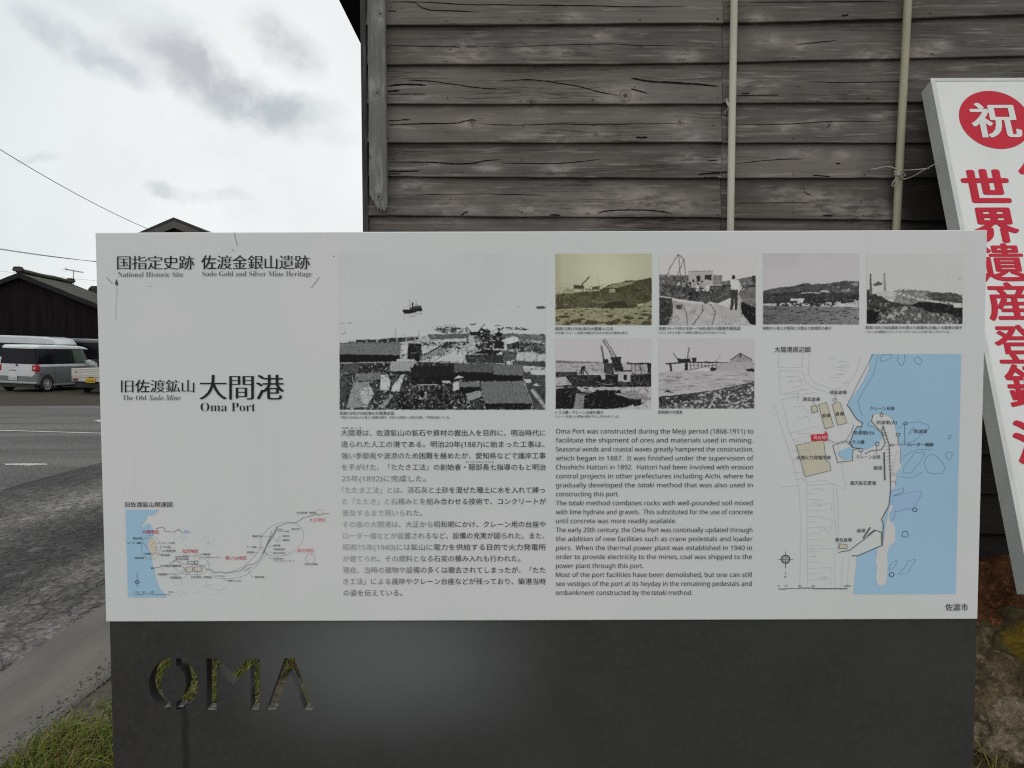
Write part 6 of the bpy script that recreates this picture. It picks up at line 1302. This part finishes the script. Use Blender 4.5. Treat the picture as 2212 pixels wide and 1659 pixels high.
    for sd in (1, -1):
        mb = MB(); z0, z1 = (.72, .965) if two_tone else (zb - .28, zb - .02)
        secs = [rrect(.5, z0 - .0, z1, .05, 0, 4)]
        mb.box(min(sd * (h - .22), sd * (h + .008)), max(sd * (h - .22), sd * (h + .008)), -.022, .16, z0, z1)
        lp = mb.obj('tail_lamp', REDL, root, world=False, bevel=.05)
        a = [q * math.pi / 8 for q in range(16)]
        MB().add([(sd * (h - .105) + .042 * math.cos(b), -.0245, (z0 + z1) / 2 + .042 * math.sin(b)) for b in a], [tuple(range(16))]).obj('lamp_reflector', LENS, lp, world=False, fix=False)
    if plate:
        pl_ = MB().box(-.30, .03, -.034, -.022, .395, .56).obj('number_plate', PLW, root, world=False, bevel=.003); digits(root, pl_, plate, -.27, .0, .415, .11, -.0355, mat('plate_green', (.08, .16, .12), .5))
    return root
v1 = van('two tone silver and white compact van with its tail towards the board', -17.32, 27.0, R(-9), 3.395, 1.60, 1.655, SILVER, WHITE, paint('roof_white_paint', (.74, .76, .77), .35), True, belt=.585, plate='15-05')
v2 = van('tall white minivan parked side on behind the silver compact van', -22.0, 31.6, R(-90), 4.7, 1.72, 1.95, WHITE, WHITE, WHITE, False, belt=.56, rt=.30)
v3 = van('black minivan parked side on, right of the white minivan', -19.4, 33.4, R(-90), 4.7, 1.72, 1.86, BLACK, BLACK, paint('dark_roof_paint', (.10, .105, .115), .3), False, belt=.56)
for sd in (1, -1): MB().tube([(sd * .70, .5, 1.87), (sd * .70, 3.2, 1.885)], .018, 6).obj('roof_rail', CHROME, v3, world=False)

def truck(x, y, yaw):
    root = empty('kei_truck', (0, 0, 0), 'small old white flatbed truck with a yellow plate, cut off by the board', 'truck'); place(root, x, y, yaw); h = .7375
    mb = MB().box(-h, h, .03, 1.95, .60, .64); mb.obj('bed_floor', CREAM, root, world=False)
    t_ = MB().box(-h, h, 0, .035, .585, .86).obj('tailgate', CREAM, root, world=False, bevel=.006)
    mb = MB().box(-h + .02, h - .02, -.010, -.001, .80, .815); mb.box(-h + .02, h - .02, -.010, -.001, .655, .667); mb.box(-h - .004, h + .004, -.012, .045, .862, .885); mb.obj('gate_rib', mottled('rib_white', (.66, .65, .60), .1, 9), t_, world=False, bevel=.003)
    lm_ = mottled('latch_steel', (.22, .22, .2), .2, 20)
    for xx in (-.56, .56): MB().tube([(xx, -.004, .76), (xx, -.02, .76)], .028, 12).obj('gate_latch', lm_, t_, world=False)
    for sd in (1, -1): MB().box(min(sd * h, sd * (h - .03)), max(sd * h, sd * (h - .03)), .036, 1.95, .641, .875).obj('side_gate', CREAM, root, world=False, bevel=.005)
    MB().box(-h, h, .012, .10, .43, .575).obj('rear_skirt', CREAM, root, world=False, bevel=.008)
    for sd in (1, -1):
        lp = MB().box(min(sd * .50, sd * .70), max(sd * .50, sd * .70), -.004, .02, .455, .535).obj('tail_lamp', mat('dull_red_lens', (.16, .012, .014), .4), root, world=False, bevel=.008)
        MB().box(min(sd * .62, sd * .69), max(sd * .62, sd * .69), -.008, -.0045, .465, .525).obj('indicator', mat('amber_lens', (.10, .03, .015), .4), lp, world=False)
    MB().tube([(-.43, .014, .50), (-.43, .0, .50)], .014, 10).obj('reflector', BLKP, root, world=False)
    pl_ = MB().box(-.20, .13, -.022, -.010, .395, .56).obj('number_plate', PLY, root, world=False, bevel=.003); digits(root, pl_, '44-40', -.17, .10, .415, .10, -.0235, BLKP)
    MB().box(-.12, .05, -.010, .0, .575, .60).obj('plate_lamp', BLKP, root, world=False, bevel=.004)
    for xx in (-.32, .24): MB().box(xx, xx + .08, .1, 3.0, .36, .46).obj('chassis_rail', BLKP, root, world=False)
    MB().box(-h + .05, h - .05, .10, .13, .22, .43).obj('mud_guard', BLKP, root, world=False)
    for yy in (.75, 2.75):
        for sd in (1, -1): wheel(root, sd * (h - .11), yy, .265, .15, sd, 6)
    mb = MB(); mb.loft([rrect(a, z0, z1, .07, yy, 4) for yy, a, z0, z1 in ((1.98, h - .03, .42, 1.74), (2.06, h, .40, 1.77), (2.7, h, .36, 1.75), (3.2, h, .33, 1.05), (3.27, h - .06, .36, .98))]); mb.obj('cab', CREAM, root, world=False)
    MB().add([(-h + .12, 1.974, 1.05), (h - .12, 1.974, 1.05), (h - .12, 1.974, 1.58), (-h + .12, 1.974, 1.58)], [(0, 1, 2, 3)]).obj('rear_window', GLASS, root, world=False, fix=False)
    MB().add([(-h + .10, 3.215, 1.08), (h - .10, 3.215, 1.08), (h - .12, 2.74, 1.70), (-h + .12, 2.74, 1.70)], [(0, 1, 2, 3)]).obj('windscreen', GLASS2, root, world=False, fix=False)
    return root
truck(-14.65, 26.9, R(-4))

# ================================================================== houses behind
TILE_C = (.052, .048, .038)
def bl_tile(t, b):
    o = objc(t); w1 = t.n('ShaderNodeTexWave', {'Vector': o, 'Scale': 1.1, 'Distortion': .3}, wave_type='BANDS', bands_direction='X').outputs['Fac']; f = t.noise(o, 5, 5, .65); w2 = t.n('ShaderNodeTexWave', {'Vector': o, 'Scale': 1.3, 'Distortion': .4}, wave_type='BANDS', bands_direction='Z').outputs['Fac']
    c = t.mix(t.rng(f, .3, .7), (.036, .033, .026), (.080, .074, .058)); c = t.mix(t.rng(w2, 0, .35, .5, 0), c, (.018, .017, .014)); setc(t, b, c); bump(t, b, t.m('ADD', w1, w2), .8, .05)
TILE_M = mat('old_roof_tiles', rough=.8, spec=.25, build=bl_tile)
shed = empty('dark_shed', (-22, 34, 0), 'low black timber shed with a grey tiled gable roof behind the vans', 'shed')
pk = V(at_y(40, 588.5, 34.0)); dR = Vector((-.163, .987, 0)).normalized(); lat = Vector((dR.y, -dR.x, 0)); sl_ = .425; HWD = 6.2; LEN = 5.7
def shp(a, b, c): return pk + lat * a + dR * b + Vector((0, 0, c))
def bl_burn(t, b):
    o = objc(t); f = t.noise(t.map(o, (6, 6, .4)), 1.5, 4); setc(t, b, t.mix(t.rng(f, .3, .7), (.006, .004, .005), (.014, .010, .011)))
BURN = mat('burnt_cedar', rough=.85, spec=.15, build=bl_burn)
mb = MB(); zb_ = -pk.z - .8; pts = [(-HWD + .35, zb_), (HWD - .35, zb_), (HWD - .35, -(HWD - .35) * sl_ - .16), (0, -.16), (-HWD + .35, -(HWD - .35) * sl_ - .16)]
mb.add([shp(a, .25, c) for a, c in pts] + [shp(a, LEN - .25, c) for a, c in pts], [(0, 1, 2, 3, 4), (5, 9, 8, 7, 6), (0, 5, 6, 1), (1, 6, 7, 2), (4, 3, 8, 9), (2, 7, 8, 3), (0, 4, 9, 5)]); mb.obj('wall', BURN, shed)
mb = MB()
for sd in (1, -1):
    n = 14; top = []; 
    for i in range(n + 1):
        a = HWD * i / n; top.append((a, -a * sl_ + .008 * math.sin(i * 2.2)))
    secs = [[shp(sd * a, b, c) for b in (0, LEN)] + [shp(sd * a, b, c - .14) for b in (LEN, 0)] for a, c in top]
    mb.loft(secs)
mb.obj('roof', TILE_M, shed)
brm = mat('barge_timber', (.010, .009, .009), .85)
for sd in (1, -1):
    mb = MB(); mb.add([shp(sd * a, b, c) for b in (-.035, -.002) for a, c in ((0, -.03), (HWD, -HWD * sl_ - .03), (HWD, -HWD * sl_ - .22), (0, -.22))], [(0, 1, 2, 3), (4, 7, 6, 5), (0, 4, 5, 1), (1, 5, 6, 2), (2, 6, 7, 3)])
    mb.obj('bargeboard', brm, shed)
mb = MB(); rp_ = [shp(0, -.05 + (LEN + .1) * i / 12, .07 + .012 * math.sin(i)) for i in range(13)]; mb.tube(rp_, .11, 8); mb.obj('ridge', TILE_M, shed)
for b in (-.02, LEN):
    mb = MB(); secs = [[shp(dx_ * w_, b + dy_, .05 + z_) for dx_, dy_ in ((-1, -.09), (1, -.09), (1, .09), (-1, .09))] for z_, w_ in ((0, .17), (.05, .20), (.09, .22), (.12, .16), (.16, .19), (.20, .10))]
    mb.loft(secs); mb.obj('ridge_ornament', TILE_M, shed)
# second roof just showing beyond the shed
rb = V(at_y(203, 631, 44)); roof2 = empty('tiled_house', (rb.x, rb.y, 0), 'far tiled house whose ridge end just shows past the shed, beside the board', 'house')
mb = MB(); mb.add([(rb.x + a, rb.y + b, rb.z + c) for b in (0, 7) for a, c in ((-.6, -.25), (0, 0), (6, -2.6), (6, -rb.z - .5), (-.6, -rb.z - .5))], [(0, 1, 2, 3, 4), (5, 9, 8, 7, 6), (0, 5, 6, 1), (1, 6, 7, 2), (2, 7, 8, 3), (3, 8, 9, 4), (4, 9, 5, 0)]); mb.obj('wall', BURN, roof2)
mb = MB(); mb.loft([[(rb.x - w_ + .1, rb.y - .1, rb.z + z_), (rb.x + w_ + .1, rb.y - .1, rb.z + z_), (rb.x + w_ + .1, rb.y + .12, rb.z + z_), (rb.x - w_ + .1, rb.y + .12, rb.z + z_)] for z_, w_ in ((-.15, .42), (.05, .40), (.22, .34), (.34, .18))]); mb.obj('ridge_ornament', TILE_M, roof2)
mb = MB(); mb.add([(rb.x + a, rb.y + b, rb.z + c + .04) for b in (-.2, 7.2) for a, c in ((0, 0), (6.4, -2.78), (6.4, -2.9), (0, -.14))], [(0, 1, 5, 4), (3, 7, 6, 2), (0, 3, 2, 1), (4, 5, 6, 7), (1, 2, 6, 5), (0, 4, 7, 3)]); mb.obj('roof', TILE_M, roof2)
# TV aerial
ab, at_ = V(at_y(158.7, 620, 39.6)), V(at_y(158.5, 584, 39.6)); ant = empty('tv_aerial', ab - Vector((0, 0, .6)), 'thin television aerial standing on the shed roof', 'aerial')
ALU = mat('aerial_metal', (.10, .10, .11), .5, metal=.3)
MB().tube([ab - Vector((0, 0, .8)), at_], .018, 6).obj('mast', ALU, ant)
mb = MB(); b0, b1 = V(at_y(141, 581.5, 39.6)), V(at_y(179, 588.5, 39.6)); mb.tube([b0, b1], .014, 6)
for i in range(11):
    q = b0.lerp(b1, i / 10); L_ = .30 - .012 * i; mb.tube([q - dR * L_ + Vector((0, 0, -.04)), q + dR * L_ + Vector((0, 0, .04))], .008, 5)
mb.tube([b0 + Vector((0, 0, .10)), b0.lerp(b1, .12), b0 + Vector((.03, 0, -.12))], .012, 5)
mb.obj('boom', ALU, ant)
# grey gabled house whose peak shows over the board
YH = 46.0; hp = V(at_y(375, 469.5, YH)); house = empty('gabled_house', (hp.x, YH, 0), 'far grey gabled house peeping over the top edge of the board', 'house')
HW = 3.9; s1 = .42
GREYW = mottled('grey_cladding', (.115, .11, .108), .12, 3, .8); BROWNW = mottled('brown_cladding', (.052, .040, .038), .2, 2, .8, stretch=(8, 8, 1))
mb = MB(); mb.add([(hp.x + a, YH + b, hp.z + c) for b in (.45, 10) for a, c in ((0, -.5), (HW - .5, -(HW - .5) * s1 - .5), (HW - .5, -hp.z - .8), (-HW + .5, -hp.z - .8), (-HW + .5, -(HW - .5) * s1 - .5))], [(0, 1, 2, 3, 4), (5, 9, 8, 7, 6), (0, 5, 6, 1), (1, 6, 7, 2), (2, 7, 8, 3), (3, 8, 9, 4), (4, 9, 5, 0)]); mb.obj('wall', BROWNW, house)
mb = MB()
for sd in (1, -1): mb.loft([[(hp.x + sd * a, YH + b, hp.z - a * s1 + c) for b, c in ((-.02, 0), (10.4, 0), (10.4, -.16), (-.02, -.16))] for a in (0, HW)])
mb.obj('roof', mottled('house_roof', (.04, .038, .04), .2, 2), house)
for sd in (1, -1): MB().add([(hp.x + sd * a, YH + b, hp.z - a * s1 + c) for b in (.0, .10) for a, c in ((0, -.165), (HW, -.165), (HW, -.60), (0, -.60))], [(0, 1, 2, 3), (4, 7, 6, 5), (2, 6, 7, 3), (1, 5, 6, 2)]).obj('bargeboard', GREYW, house)
# overhead wires
WIRE = mat('wire_sheath', (.10, .10, .12), .6)
def wire(a, b, sag, r_, label):
    a, b = Vector(a), Vector(b); pts = [a.lerp(b, i / 40) - Vector((0, 0, sag * 4 * (i / 40) * (1 - i / 40))) for i in range(41)]
    o = MB().tube(pts, r_, 6).obj('overhead_wire', WIRE); return props(o, label, 'wire', 'overhead wires crossing the sky')
wire(V(at_y(-420, 40, 24)), V(at_y(340, 503, YH - .05)), .55, .016, 'single thick overhead wire sloping down to the grey gabled house')
wire(V(at_y(-300, 484, 26)), V(at_y(260, 571, 36)), .12, .011, 'upper of the close pair of thin wires, left of the board')
wire(V(at_y(-300, 479, 26.3)), V(at_y(262, 568.5, 36.3)), .22, .011, 'lower of the close pair of thin wires, left of the board')
wire(V(at_y(-200, 560, 38)), V(at_y(280, 612, 48)), .1, .006, 'faint thin wire just above the shed roof')
wire(V(at_y(160, 628, 47)), V(at_y(300, 612, 50)), .02, .008, 'short thin wire rising from the far tiled roof')
